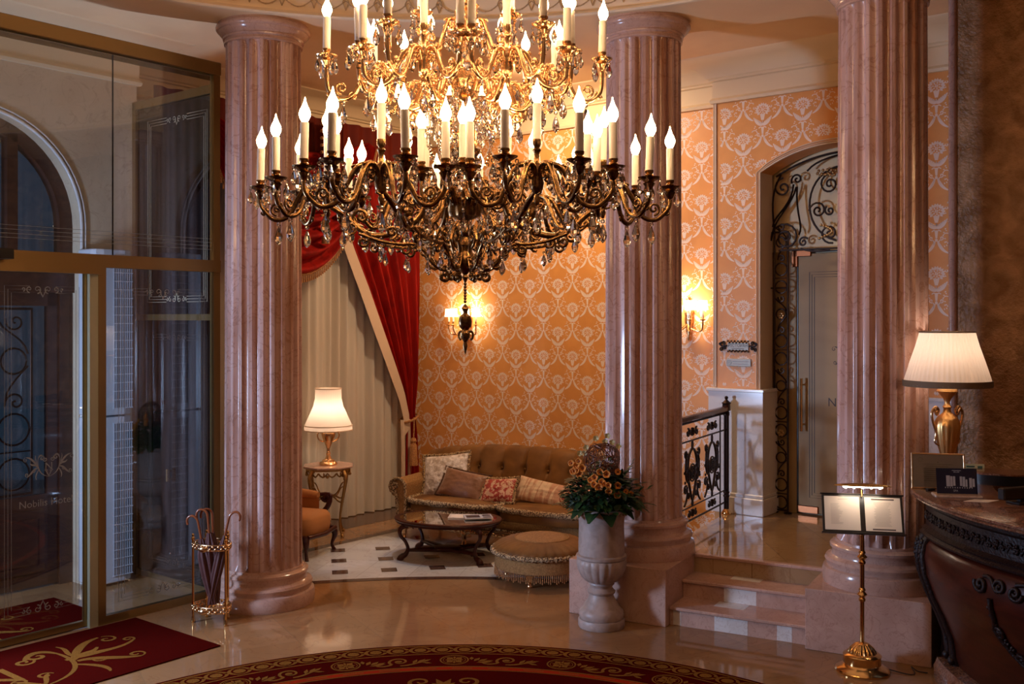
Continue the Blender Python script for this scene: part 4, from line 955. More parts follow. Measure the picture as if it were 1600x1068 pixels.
def shade(root, prof, mat, pleats, trimz=None, n=96, amp=.012):
    mb = MB(); mb.lathe([p for p in prof], n, mod=lambda a, z: 1+amp*sin(a*pleats)); mb.f = [f for f in mb.f if len(f) == 4]; mb.m = mb.m[:len(mb.f)]
    return mb.build('lamp_shade', mat, root, smooth=60, recalc=False)
lz = .8405
root = thing('table_lamp', 'small brass urn lamp with bell shade on the side table', 'lamp', (-2.21, 12.32, lz), .3)
mb = MB(); mb.lathe([(0, 0), (.105, 0), (.11, .012), (.10, .03), (.075, .045), (.07, .06), (.04, .075), (.028, .10), (.022, .12), (.028, .135), (.02, .15), (.018, .19), (.024, .21), (.05, .27), (.075, .33), (.085, .37), (.078, .395), (.05, .41), (.02, .415), (.015, .47), (0, .47)], 28); mb.build('urn_base', 'gold', root)
for sg in (-1, 1):
    mb = MB(); mb.tube([(sg*x, 0, z) for x, z in bez((.04, .28), (.15, .27), (.15, .42), (.085, .385), 12)], .009, 7); mb.build('handle', 'gold', root)
s_ = shade(root, [(.285, .42), (.285, .46), (.27, .50), (.225, .60), (.18, .70), (.158, .80), (.155, .915)], 'shade', 60, amp=.004)
mb = MB(); 
for r, z in ((.287, .42), (.287, .475), (.157, .915)): mb.tube([(r*cos(2*pi*i/48), r*sin(2*pi*i/48), z) for i in range(48)], .006, 6, closed=True)
mb.build('piping', 'lining', s_)
mb = MB(); mb.lathe([(0, .50), (.022, .51), (.032, .54), (.028, .575), (0, .59)], 16); mb.build('light_bulb', MT['bulbs'] if 'bulbs' in MT else 'sconce', root)
point('lamp_glow', (0, 0, .62), 9, (1, .80, .62), .05, root)
# ================================================================== CURTAINS
def curtain_set():
    tS = TW+.14
    def zc(n): return 5.02
    # sheer voile hanging across the window
    mb = MB(); n0, n1 = 5.9, 10.28
    mb.grid(lambda u, v: (tS+.05*sin(u*2*pi*30+1.6*sin(u*19)+.5*sin(v*2))*(.65+.35*sin(u*47))+.02*sin(u*2*pi*7), n0+(n1-n0)*u, 4.95*(1-v)+.012), 540, 6)
    o = mb.build('sheer_curtain', 'sheer', smooth=70, rotz=GR); tag(o, 'pleated cream voile curtain hanging to the floor across the lounge window', 'curtain')
    # tied back drapes
    for side in (1,):
        N0 = 8.2; rn = lambda d: N0+side*d
        root = thing('drape', 'dark red velvet drape with cream lining tied back beside the papered wall', 'curtain', (0, 0, 0), GR)
        tie = 1.28; ntie = 1.93
        def edge(z):   # inner edge
            if z > 3.2: return .30+.02*(5.05-z)
            if z > tie:
                k = (3.2-z)/(3.2-tie); return .90*0+.62+(ntie-.12-.62)*(k**1.6)*1.0 if False else .337+(ntie-.10-.337)*(k**.85)*1.0
            k = (tie-z)/tie; return ntie-.10-.05*sin(k*2)
        def ed(z):
            pts = [(5.05, .30), (4.2, .50), (3.44, .87), (3.0, 1.10), (2.5, 1.34), (2.0, 1.58), (1.6, 1.76), (tie, 1.85), (1.1, 1.86), (.5, 1.84), (0, 1.84)]
            for (za, ea), (zb, eb) in zip(pts, pts[1:]):
                if za >= z >= zb: return ea+(eb-ea)*(za-z)/(za-zb)
            return pts[-1][1]
        def ou(z):
            pts = [(5.05, 2.12), (3.0, 2.13), (1.8, 2.10), (tie, 2.02), (1.0, 2.07), (0, 2.14)]
            for (za, ea), (zb, eb) in zip(pts, pts[1:]):
                if za >= z >= zb: return ea+(eb-ea)*(za-z)/(za-zb)
            return pts[-1][1]
        mb = MB()
        def fn(u, v):
            z = 5.05-(5.05-.015)*v; a, b = ed(z), ou(z); wd = (b-a); amp = .055*min(1, .25+wd/.9); x = a+(b-a)*(1-(1-u)**1.0)
            return (TW+.30+amp*sin(u*2*pi*7.0+.5)+.02*sin(u*23), rn(x), z)
        mb.grid(fn, 150, 50); mb.build('velvet_panel', 'red', root, smooth=70)
        mb = MB()
        def fl(u, v):
            z = 4.9-(4.9-1.1)*v; a = ed(z); w_ = .13*(.5+.5*sin(pi*min(1, v*1.1)))
            return (TW+.335+.03*u, rn(a-.015-w_*(1-u)+.03), z-.10*(1-u)*min(1, v*1.2))
        mb.grid(fl, 4, 40); 
        mb.grid(lambda u, v: (TW+.30+.04*sin(u*9), rn(1.76+.17*u+.02*sin(v*3)), 1.22-(1.20)*v), 16, 16)
        mb.build('cream_edge', 'lining', root, smooth=70)
        mb = MB(); mb.tube([(TW+.30+.13*cos(a)*.9, rn(1.93+.13*sin(a)), tie-.05+.05*sin(a)) for a in [2*pi*i/24 for i in range(24)]], .018, 7, closed=True)
        mb.tube(spline([(TW+.42, rn(1.90), tie-.03), (TW+.44, rn(1.88), 1.10), (TW+.43, rn(1.88), .95)], 4), .010, 6); mb.build('tieback_cord', 'goldfr', root)
        mb = MB(); mb.lathe([(0, .98), (.03, .97), (.042, .93), (.03, .90), (.045, .87), (.055, .66), (.058, .60), (0, .60)], 18, (TW+.43, rn(1.88)), mod=lambda a, z: 1+.07*sin(a*11)); mb.build('tassel', 'goldfr', root)
    # valance: flat pleated upper cloth, swag, jabots
    root = thing('valance', 'dark red draped valance with gold bobble fringe above the voile curtain', 'valance', (0, 0, 0), GR)
    mb = MB(); mb.grid(lambda u, v: (TW+.40+.030*sin(u*2*pi*16), 6.15+4.15*u, 5.08-(5.08-(4.15+.35*abs(2*u-1)))*v), 320, 4); mb.build('pleated_heading', 'darkred', root, smooth=70)
    mb = MB(); half = 1.32; N0 = 8.0
    def sw(u, v):
        a = 2*u-1; edge_ = 4.86-.25*(1-a*a); bottom = 3.12+1.55*abs(a)**2.3+.12*abs(a)
        k = v; z = edge_+(bottom-edge_)*k; fold = .075*sin(k*2*pi*7.5)*(1-.7*abs(a)**3)
        return (TW+.50+.17*(1-a*a)*sin(pi*min(1, k*.95))+fold, N0+half*a*(1-.12*(1-k)), z)
    mb.grid(sw, 60, 90); mb.build('swag', 'red', root, smooth=70)
    mb = MB(); pts = []
    for i in range(91):
        p = sw(i/90, 1.0); pts.append((p[0]+.01, p[1], p[2]))
    mb.tube(pts, .020, 6)
    for i in range(1, 90):
        p = pts[i]; mb.tube([(p[0], p[1], p[2]), (p[0], p[1], p[2]-.10)], [.007, .012], 5)
    mb.build('bobble_fringe', 'goldfr', root, smooth=60)
    for sg in (1, -1):
        mb = MB()
        def jb(u, v): 
            z = 5.0-(.55+.95*(u if True else 1-u))*v; return (TW+.60+.04*sin(u*2*pi*3.5), N0+sg*(.34+.34*u), z)
        # gathered jabot with fringe
        mb.grid(lambda u, v: (TW+.66+.04*sin(u*2*pi*3), N0+sg*(.30+.30*u), 5.03-(.5+.9*u)*v), 40, 8); mb.build('jabot', 'darkred', root, smooth=70)
        mb = MB()
        for k in range(15):
            z = 4.95-k*.085; mb.tube([(TW+.70, N0+sg*.26, z), (TW+.71, N0+sg*.20, z-.02)], [.012, .02], 5); mb.ball((TW+.705, N0+sg*.27, z), .022, 6)
        mb.tube([(TW+.70, N0+sg*.28, 5.0), (TW+.70, N0+sg*.28, 3.72)], .016, 6); mb.tube([(TW+.70, N0+sg*.34, 5.0), (TW+.70, N0+sg*.30, 3.9)], .012, 6); mb.lathe([(0, 3.76), (.03, 3.74), (.045, 3.70), (.05, 3.5), (0, 3.5)], 12, (TW+.70, N0+sg*.28)); mb.build('cord_trim', 'goldfr', root, smooth=60)
curtain_set()
# ================================================================== AIR CURTAINS in the vestibule
for k in range(2):
    root = thing('air_curtain', 'white vertical air curtain unit standing on the vestibule floor' if k == 0 else 'white vertical air curtain unit stacked above the floor one', 'air curtain', G(-9.40, 5.41, .03+k*1.63), GR-pi/2+pi/2, 'vertical air curtain units')
    mb = MB(); prof = [(-.12, -.22), (.10, -.22), (.15, -.19), (.17, -.12), (.17, .10), (.15, .17), (.10, .20), (-.12, .20)]
    mb.prismp(prof, 0, 1.61, .008); mb.build('housing', 'acw', root, smooth=0)
    mb = MB(); mb.box(.168, .176, -.02, .17, .06, 1.55); gr = mb.build('grille', 'grille', root, smooth=0)
    mb = MB()
    for i in range(19): mb.box(.175, .181, -.03, .18, .06+i*.0825, .068+i*.0825)
    for i in range(9): mb.box(.175, .178, -.02+i*.0235, -.017+i*.0235, .06, 1.55)
    mb.build('slats', 'acw', gr, smooth=0)
    if k: mb = MB(); mb.box(.05, .10, .201, .206, .06, .10); mb.build('sticker', 'sig', root, smooth=0)
# ================================================================== UMBRELLA STAND
sx, sy = -2.575, 8.80
root = thing('umbrella_stand', 'brass umbrella stand with pierced rings beside the left column', 'umbrella stand', (sx, sy, 0), 0)
posts = [(-.155, -.035), (.155, -.145), (.11, .085), (-.085, .12)]
for px, py in posts:
    mb = MB(); mb.lathe([(0, 0), (.012, 0), (.018, .012), (.012, .03), (.010, .06), (.0105, .70), (.016, .71), (.016, .725), (.008, .735), (.013, .75), (0, .765)], 12, (px, py)); mb.build('post', 'goldp', root)
ring = [(-.155, -.035), (-.07, -.13), (.05, -.165), (.155, -.145), (.165, -.04), (.11, .085), (0, .13), (-.085, .12), (-.15, .05)]
rg = [Vector((*p, 0)) for p in ring]; rs = spline([ring[-1]]+ring+[ring[0], ring[1]], 5)[5:-5]
for z, nm in ((.66, 'top_ring'), (.13, 'tray')):
    mb = MB()
    for dz in (-.022, .022): mb.tube([(x, y, z+dz) for x, y in rs[:-1]], .006, 6, closed=True)
    for i, (x, y) in enumerate(rs[:-1]): mb.ball((x*1.02, y*1.02, z+.010*(-1)**i), .012, 6, (1, 1, 1.2))
    mb.ball((-.03, -.16, z-.01), .025, 8, (1.6, .6, 1.1))
    if z < .3: mb.add([(x, y, z-.022) for x, y in rs[:-1]], [tuple(range(len(rs)-1))])
    mb.build(nm, 'gold', root, smooth=60)
def umbrella(bx, by, tx, ty, hz, hd, L, label, fat=.045):
    root = thing('umbrella', label, 'umbrella', (sx+bx, sy+by, .125), 0, 'folded umbrellas in the brass stand')
    d = Vector((tx-bx, ty-by, hz-.125)); N_ = 26
    at = lambda t: d*t
    mb = MB(); k = 9; 
    def fn(u, v):
        t = .03+.70*v; c = at(t); r = fat*(.18+.95*sin(pi*min(1, v*.62+.12))**1.2)*(1-.55*max(0, v-.75)/.25)
        a = 2*pi*u+v*1.2; rr = r*(1+.22*sin(a*7)); return (c.x+rr*cos(a), c.y+rr*sin(a), c.z)
    mb.grid(fn, 56, 20, True); mb.build('canopy', 'umb', root, smooth=60)
    mb = MB(); mb.tube([at(0), at(.06)], [.004, .008], 8); mb.build('ferrule', 'goldp', root)
    h0 = at(.72); h1 = at(.90); hx, hy = cos(hd), sin(hd); R = .048
    pts = [h0, h1]+[(h1.x+hx*(R-R*cos(a))+d.x*.06*sin(a), h1.y+hy*(R-R*cos(a)), h1.z+R*1.15*sin(a)) for a in [pi*1.12*i/14 for i in range(1, 15)]]
    mb = MB(); mb.tube(pts, .0105, 9); mb.build('crook_handle', 'wood', root, smooth=60)
umbrella(.02, -.02, -.135, -.01, .93, pi*.98, 1, 'folded dark umbrella leaning left with its crook turned outwards')
umbrella(.03, .02, -.05, .00, .99, pi, 1, 'folded dark umbrella in the middle with the tallest crook, turned left', .05)
umbrella(.0, .05, -.02, .06, .985, pi*1.1, 1, 'folded dark umbrella behind the middle one, its crook showing just right of it', .04)
umbrella(-.02, -.03, .165, -.02, .97, 0, 1, 'folded dark umbrella leaning right towards the column', .036)
# ================================================================== URN WITH FLOWERS
ux, uy = .757, 8.665
root = thing('urn', 'tall pale stone urn with gadrooned bowl before the marble plinth', 'urn', (ux, uy, 0), 0)
mb = MB(); mb.lathe([(0, 0), (.192, 0), (.197, .01), (.197, .06), (.19, .072), (.17, .075)], 48); mb.lathe([(.182, .075), (.19, .10), (.185, .135), (.165, .155), (.15, .17), (.145, .19), (.125, .215), (.105, .255), (.10, .275), (.115, .285), (.118, .30), (.105, .312), (.09, .33), (.095, .345), (.11, .36), (.105, .375), (.0, .375)], 48); mb.build('pedestal', 'urn', root, smooth=45)
gd = lambda a, z: 1+(.045*abs(sin(a*9))-.03)*(sin(pi*min(1, max(0, (z-.37)/.22)))**.5 if z < .575 else 0)
mb = MB(); mb.lathe([(0, .37), (.10, .372), (.14, .39), (.175, .43), (.20, .48), (.21, .53), (.208, .565), (.20, .575), (.212, .585), (.212, .605), (.195, .615)], 180, mod=gd); mb.build('bowl', 'urn', root, smooth=45)
mb = MB(); mb.lathe([(.195, .612), (.195, .70), (.19, .85), (.195, .92), (.215, .965), (.235, .985), (.238, 1.0), (.225, 1.005), (.20, .99), (.18, .9), (0, .88)], 64)
for i in range(36):
    a = 2*pi*i/36; mb.ball((.226*cos(a), .226*sin(a), .968), .014, 6, (1, 1, 1.3))
mb.build('body', 'urn', root, smooth=45)
fl = thing('flower_arrangement', 'arrangement of orange flowers, dark leaves and a twig ball in the stone urn', 'flowers', (ux, uy, .97), 0)
rnd = random.Random(3)
def leafmesh(mb, p, d, L, W, up=Vector((0, 0, 1)), droop=.3):
    d = Vector(d).normalized(); s_ = d.cross(up); s_ = s_.normalized() if s_.length > .01 else Vector((1, 0, 0)); nrm = s_.cross(d); P = Vector(p); vs = []; n = 6
    for i in range(n+1):
        t = i/n; w_ = W*sin(pi*min(.98, t*.93+.05))**.8; c = P+d*L*t-Vector((0, 0, 1))*droop*L*t*t
        vs += [c-s_*w_+nrm*.15*w_, c-nrm*.1*w_, c+s_*w_+nrm*.15*w_]
    mb.add(vs, [(i*3+j, i*3+j+1, i*3+j+4, i*3+j+3) for i in range(n) for j in range(2)])
for k, (a, el) in enumerate(((-2.0, -.15), (-1.4, -.25), (-2.6, -.1), (-.6, -.12), (-3.1, 0), (.2, 0), (-1.0, .3), (-.2, .3))):
    mb = MB(); leafmesh(mb, (.06*cos(a), .06*sin(a), .05+.02*k/8), (cos(a), sin(a), el+.55), .27, .085, droop=.75); mb.build('broad_leaf', 'leaf', fl, smooth=60)
mb = MB()
for k in range(760):
    a = rnd.uniform(0, 2*pi); r = rnd.uniform(.05, .30); z = .03+.46*rnd.random()*(1-r/.38)**.8; p = (r*cos(a), r*sin(a), z)
    if p[0] < -.05 and z > .30: continue
    leafmesh(mb, p, (cos(a)+rnd.uniform(-.5, .5), sin(a)+rnd.uniform(-.5, .5), rnd.uniform(-.3, 1.)), rnd.uniform(.07, .13), rnd.uniform(.016, .034))
for (x, y, z, dx, dy, dz) in ((.16, -.05, .25, .35, -.1, .9), (.2, 0, .2, .9, 0, .25), (.24, -.05, .15, 1, -.1, .35), (.17, 0, .3, .6, 0, .8), (.25, -.05, .06, .9, -.2, .1), (-.2, -.12, .08, -1, -.2, .15)):
    for q in range(5): leafmesh(mb, (x+dx*.035*q, y+dy*.03*q, z+dz*.03*q), (dx+rnd.uniform(-.6, .6), dy+rnd.uniform(-.6, .6), dz+rnd.uniform(-.2, .5)), .09, .016)
tag_ = mb.build('foliage', 'leaf', fl, smooth=60); tag_['kind'] = 'stuff'
mb = MB()
for k in range(90):
    a = rnd.uniform(-2.6, -1.6); p = (-.17+rnd.uniform(-.10, .08), -.14+rnd.uniform(-.05, .05), .12+rnd.uniform(-.05, .06)); leafmesh(mb, p, (rnd.uniform(-1, 1), -.6, rnd.uniform(-.5, 1)), .035, .011)
o = mb.build('grey_foliage', 'leafb', fl, smooth=60); o['kind'] = 'stuff'
def flower(p, d, r, nm='flower', mt='flower'):
    mb = MB(); d = Vector(d).normalized(); q = d.to_track_quat('Z', 'Y').to_matrix().to_4x4(); mb.M = Matrix.Translation(p) @ q
    mb.lathe([(.25*r, -.9*r), (.75*r, -.5*r), (r, .05*r), (.97*r, .25*r), (.8*r, .28*r), (.62*r, .0), (.35*r, -.15*r), (0, -.18*r)], 20, mod=lambda a, z: 1+.06*sin(a*5)); mb.mi = 1; mb.ball((0, 0, -.05*r), .33*r, 8, (1, 1, .5))
    mb.build(nm, [mt, 'flowerc'], fl, smooth=60)
F = [(938, 738, 1), (948, 741, 1.1), (940, 752, 1), (929, 746, 1), (950, 757, .9), (935, 760, 1.2), (950, 766, 1), (965, 758, 1), (944, 755, .8), (964, 771, 1.15), (967, 739, .9), (928, 756, 1), (912, 735, 1.1), (902, 731, 1), (897, 740, 1), (907, 744, 1.1), (894, 727, .9), (906, 724, .9), (901, 738, 1.1), (978, 768, .8), (987, 773, .8), (923, 750, .9)]
for (px, py, s_) in F:
    x = (px-800)/1600*8.45-ux; z = 2.6-(py-497)/1600*8.45-.97; rr = math.hypot(x, z-.05); y = -sqrt(max(.003, .27**2-x*x*.9-(z-.05)**2*.5))
    flower((x, y-.02, z), (x*.7, -.8, z*.4), .030*s_)
mb = MB(); cx, cz = .0, .43
for k in range(26):
    ax = Vector((rnd.gauss(0, 1), rnd.gauss(0, 1), rnd.gauss(0, 1))).normalized(); u = ax.orthogonal().normalized(); v_ = ax.cross(u); R = .152*rnd.uniform(.9, 1.02); off = ax*rnd.uniform(-.05, .05); rr = sqrt(max(.001, R*R-off.length_squared))
    mb.tube([Vector((cx, -.03, cz))+off+(u*cos(a)+v_*sin(a))*rr*(1+.05*sin(3*a+k)) for a in [2*pi*i/22 for i in range(22)]], .0036, 5, closed=True)
mb.build('twig_ball', 'vine', fl, smooth=60)
for k, (px, py) in enumerate(((948, 679), (930, 683), (915, 697), (944, 688), (955, 689), (965, 695), (905, 706), (912, 706))):
    x = (px-800)/1600*8.7-ux; z = 2.6-(py-497)/1600*8.7-.97; mb = MB()
    for q in range(5):
        a = 2*pi*q/5+k; leafmesh(mb, (x, -.03, z), (cos(a), -.5, sin(a)), .030, .013, up=Vector((0, 1, .1)), droop=0)
    mb.build('pale_blossom', 'petal', fl, smooth=60)
mb = MB()
for k, (x, z) in enumerate(((.12, .46), (.04, .48), (-.13, .43), (-.2, .37), (.2, .45))): mb.tube(spline([(x*.3, -.02, .1), (x*.9, -.02, z*.7), (x, -.03, z)], 5), .003, 5)
mb.build('stems', 'vine', fl)
# ================================================================== MENU STAND
mx, my = 2.585, 7.56
root = thing('menu_stand', 'brass menu stand holding an open lit menu in front of the right plinth', 'menu stand', (mx, my, 0), radians(-12))
mb = MB(); mb.lathe([(0, 0), (.193, 0), (.197, .012), (.185, .03), (.15, .045), (.135, .06), (.132, .105), (.138, .12), (.12, .135), (.10, .14)], 40)
mb.lathe([(.10, .14), (.095, .15), (.08, .175), (.05, .20), (.03, .21), (0, .215)], 120, mod=lambda a, z: 1+.05*sin(a*20)); mb.build('foot', 'goldp', root)
mb = MB(); mb.lathe([(0, .2), (.0165, .2), (.0165, 1.02), (0, 1.02)], 16)
for z in (.565, .84): mb.lathe([(.017, z-.055), (.024, z-.05), (.026, z-.035), (.018, z-.025), (.028, z-.012), (.038, z), (.028, z+.012), (.018, z+.022), (.026, z+.03), (.022, z+.042), (.017, z+.048)], 20)
mb.build('pole', 'goldp', root)
til = radians(-28); BM_ = Matrix.Translation((0, -.02, 1.16)) @ Matrix.Rotation(til, 4, 'X')
mb = MB(BM_); mb.box(-.285, .285, -.004, .012, -.145, .145, .003); mb.box(-.295, .295, -.02, .01, -.155, -.145, .002); mb.box(-.295, .295, -.01, .01, .145, .152, .002); mb.build('menu_board', 'black', root, smooth=0)
def fm(x, y): return tuple(BM_ @ Vector((x, -.0075, y)))
for sg in (-1, 1):
    mb = MB(BM_); mb.box(*( (-.268, -.018) if sg < 0 else (.018, .268)), -.0065, -.004, -.128, .128)
    pg = mb.build('menu_page', 'paper', root, smooth=0)
    mb = MB(); rr = random.Random(5+sg)
    if sg < 0:
        mb.stroke([(-.17, .105), (-.10, .108)], .004, fm)
        for i in range(17):
            y = .07-i*.0095; mb.stroke([(-.225, y), (-.225+rr.uniform(.05, .09), y)], .0028, fm)
    else:
        mb.mi = 1; mb.stroke([(.065, .112), (.225, .112)], .010, fm); mb.stroke([(.065, -.115), (.225, -.115)], .010, fm); mb.mi = 0
        for i in range(19):
            y = .088-i*.0098; w_ = rr.uniform(.04, .065); mb.stroke([(.14-w_, y), (.14+w_, y)], .0028, fm)
    mb.build('print', ['inkl', 'ink'], pg, smooth=0, recalc=False)
mb = MB(); mb.tube(spline([(0, .02, 1.28), (0, .04, 1.34), (0, .0, 1.365)], 4), .006, 7); 
mb.grid(lambda u, v: (-.21+.42*u, -.02+.035*cos(pi*v)*sin(pi*u)**.5, 1.365+.022*sin(pi*v)*sin(pi*u)**.5), 16, 8); mb.lathe([(0, 1.385), (.006, 1.39), (.004, 1.41), (0, 1.42)], 8, (0, .0)); mb.build('lamp_hood', 'antique', root, smooth=60)
mb = MB(); mb.box(-.14, .14, -.043, -.028, 1.356, 1.367); 
for i in range(5): mb.ball((-.12+i*.06, -.036, 1.360), .013, 8)
mb.build('light_strip', 'led', root)
al = bpy.data.lights.new('menu_light', 'AREA'); al.shape = 'RECTANGLE'; al.size = .28; al.size_y = .03; al.energy = .45; al.color = (1, .84, .66); ao = bpy.data.objects.new('menu_light', al); COL.objects.link(ao); ao.parent = root; ao.location = (0, -.06, 1.345)
mb = MB(); cb = [tuple(p) for p in spline([(mx+.15, my+.05, .012), (mx+.30, my-.09, .006), (mx+.36, my-.07, .006), (mx+.375, my+.03, .02), (mx+.40, my-.03, .006), (mx+.46, my-.06, .006)], 6)]; mb.tube(cb, .004, 6)
o = mb.build('power_cord', 'rubber'); tag(o, 'black power cord running from the menu stand to the desk', 'cord')
# ================================================================== RECEPTION DESK
DX, DY = 5.05, 6.95
AD0, AD1 = radians(167.5), radians(238)
root = thing('reception_desk', 'curved carved mahogany reception desk with brown marble counter', 'reception desk', (DX, DY, 0), 0)
def dsec(prof, name, mat, a0=AD0, a1=AD1, n=64, par=None, sm=40):
    mb = MB(); mb.lathe(prof+[prof[0]], n, a0=a0, a1=a1); k = len(prof)+1
    N1 = n+1; mb.add([mb.v[j*N1] for j in range(k-1)], [tuple(range(k-1))]); mb.add([mb.v[j*N1+n] for j in range(k-1)], [tuple(range(k-1))])
    return mb.build(name, mat, par or root, smooth=sm)
ZC = 1.36
CZ = ZC-.045
# counter: outer arc, end cut parallel to the plinth
cnt = [(DX+2.205*cos(AD0+(AD1-AD0)*i/50)-DX, DY+2.205*sin(AD0+(AD1-AD0)*i/50)-DY) for i in range(51)]
inn = [(1.62*cos(AD1+(radians(158)-AD1)*i/30), 1.62*sin(AD1+(radians(158)-AD1)*i/30)) for i in range(31)]
endp = [(E(-.86, 9.05)[0]-DX, E(-.86, 9.05)[1]-DY), (E(-.90, 8.05)[0]-DX, E(-.90, 8.05)[1]-DY), (2.93-DX, 7.53-DY)]
extra = [(E(-.25, 9.0)[0]-DX, E(-.25, 9.0)[1]-DY)]
poly = cnt+inn+extra+endp
mb = MB(); n = len(poly)
def offs(s):   # shrink outline slightly for the rounded edge
    return [(x+(0.0-x)*0+(-x/math.hypot(x, y))*s if i < 51 else x, y+(-y/math.hypot(x, y))*s if i < 51 else y) for i, (x, y) in enumerate(poly)]
rings = [(.012, CZ), (0, CZ+.008), (0, CZ+.016), (.010, CZ+.022), (.002, CZ+.028), (.004, ZC-.004), (.012, ZC)]
vs = []
for s, z in rings: vs += [(x, y, z) for x, y in offs(s)]
mb.add(vs, [(i*n+j, i*n+(j+1) % n, (i+1)*n+(j+1) % n, (i+1)*n+j) for i in range(len(rings)-1) for j in range(n)]+[tuple(range(n)), tuple((len(rings)-1)*n+j for j in range(n))])
mb.build('counter', 'brownm', root, smooth=30)
mb = MB(); mb.prismp([(x*1.0, y*1.0) for x, y in [(E(-.83, 9.0)[0]-DX, E(-.83, 9.0)[1]-DY), (E(-.87, 8.1)[0]-DX, E(-.87, 8.1)[1]-DY), (2.0*cos(AD0), 2.0*sin(AD0)), (1.7*cos(AD0), 1.7*sin(AD0)), (E(-.35, 8.95)[0]-DX, E(-.35, 8.95)[1]-DY)]], 0.0, CZ); mb.build('end_panel', 'mahogd', root, smooth=0)
dsec([(1.9, .16), (1.93, .16), (1.95, .22), (1.97, .35), (2.03, .50), (2.10, .65), (2.15, .80), (2.16, .92), (2.145, 1.0), (2.11, 1.045), (1.9, 1.045)], 'bombe_front', 'mahog', n=90, sm=60)
dsec([(1.9, 1.045), (2.12, 1.045), (2.145, 1.055), (2.15, 1.07), (2.13, 1.085), (2.14, 1.10), (2.12, 1.11), (2.105, 1.12), (2.105, 1.26), (2.125, 1.27), (2.145, 1.285), (2.15, CZ), (1.9, CZ)], 'frieze', 'mahogd', n=90)
dsec([(1.8, 0), (2.05, 0), (2.055, .10), (2.04, .13), (2.03, .16), (1.8, .16)], 'marble_base', 'brownm', n=90)
def onf(ang, z, d=0.):
    pr = [(.16, 1.93), (.22, 1.95), (.35, 1.97), (.50, 2.03), (.65, 2.10), (.80, 2.15), (.92, 2.16), (1.0, 2.145), (1.045, 2.11), (1.12, 2.105), (1.26, 2.105)]
    for (za, ra), (zb, rb) in zip(pr, pr[1:]):
        if za <= z <= zb: r = ra+(rb-ra)*(z-za)/(zb-za); break
    else: r = 2.1
    return ((r+d)*cos(ang), (r+d)*sin(ang), z)
# serpentine stiles framing the front panel
for a0, dd in ((radians(168.2), 0), (radians(171.5), .5), (radians(212), -.5)):
    mb = MB(); pts = [onf(a0+(-radians(1.2)*0+radians(3.5)*sin((1.04-z)*3.0)*dd*1.0), z, .004) for z in [1.04-.88*i/28 for i in range(29)]]
    mb.tube(pts, [.034-.012*sin(pi*i/28) for i in range(29)], 8)
    for q in range(9): mb.ball(tuple(Vector(pts[1+q//2])+Vector((-.02, .0, -.0+.006*(q % 2)))), .024-.0015*q, 7)
    for q in range(4): mb.ball(tuple(Vector(pts[-2])+Vector((-.03*cos(q), .03*sin(q), 0))), .03, 7)
    mb.build('carved_stile', 'mahogd', root, smooth=60)
# carved scroll frieze
mb = MB(); rr = random.Random(2)
for i in range(46):
    a = AD0+radians(1.0)+radians(1.5)*i; f_ = lambda x, y: onf(a+x, y, .004)
    if i % 3 == 0:
        for q in range(5): mb.ball(onf(a+.008*cos(q*1.26), 1.19+.022*sin(q*1.26), .006), .012, 6)
    mb.wire(spiral(0, 1.19+.012*(-1)**i, .021*1, pi*(i % 2), 1.2*(-1)**i, .15, 12), .0075, lambda x, y: onf(a+x/1.0*.5, y, .006), 6); mb.wire(bez((-.010, 1.16), (.004, 1.24), (.012, 1.14), (.024, 1.22), 6), .006, f_, 5)
mb.build('carved_frieze', 'mahogd', root, smooth=60)
mb = MB(); aC = radians(207.5)
def CS(p, r):
    for q in (p, mir(p)): mb.wire(q, r, lambda x, y: onf(aC+x/2.15, y, .010), 7)
CS(spiral(.52, .93, .060, pi*.1, -1.5, .12), .014); CS(bez((.50, .985), (.40, 1.02), (.42, .90), (.36, .92), 8), .013); CS(spiral(.36, .945, .05, 0, 1.4, .12), .012); CS(bez((.44, .86), (.44, .80), (.42, .72), (.46, .66), 8), .017); CS(spiral(.42, .64, .045, 0, 1.4, .15), .013)
CS(bez((.46, .66), (.40, .52), (.30, .46), (.16, .40), 12), .016); CS(bez((.16, .40), (.1, .37), (.05, .36), (0, .38), 6), .016); CS(spiral(.30, .50, .04, 0, 1.4, .15), .012); CS(spiral(.24, .94, .055, pi, 1.5, .12), .013); CS(bez((.24, .99), (.15, 1.02), (.05, 1.0), (0, .97), 8), .014)
for q in range(40):
    u = q/39; p = bez((.46, .80), (.44, .55), (.25, .44), (.0, .40), 39)[q]
    for sg in (1, -1): mb.ball(onf(aC+sg*p[0]/2.15, p[1]+.018*sin(q*2), .008), .014, 6)
mb.build('carved_cartouche', 'mahogd', root, smooth=60)
mb = MB(); text_mesh(mb, 'N', .36, lambda x, y: onf(aC+x/2.15, .57+y, .008)); mb.build('monogram', 'mahogd', root, smooth=0, recalc=False)
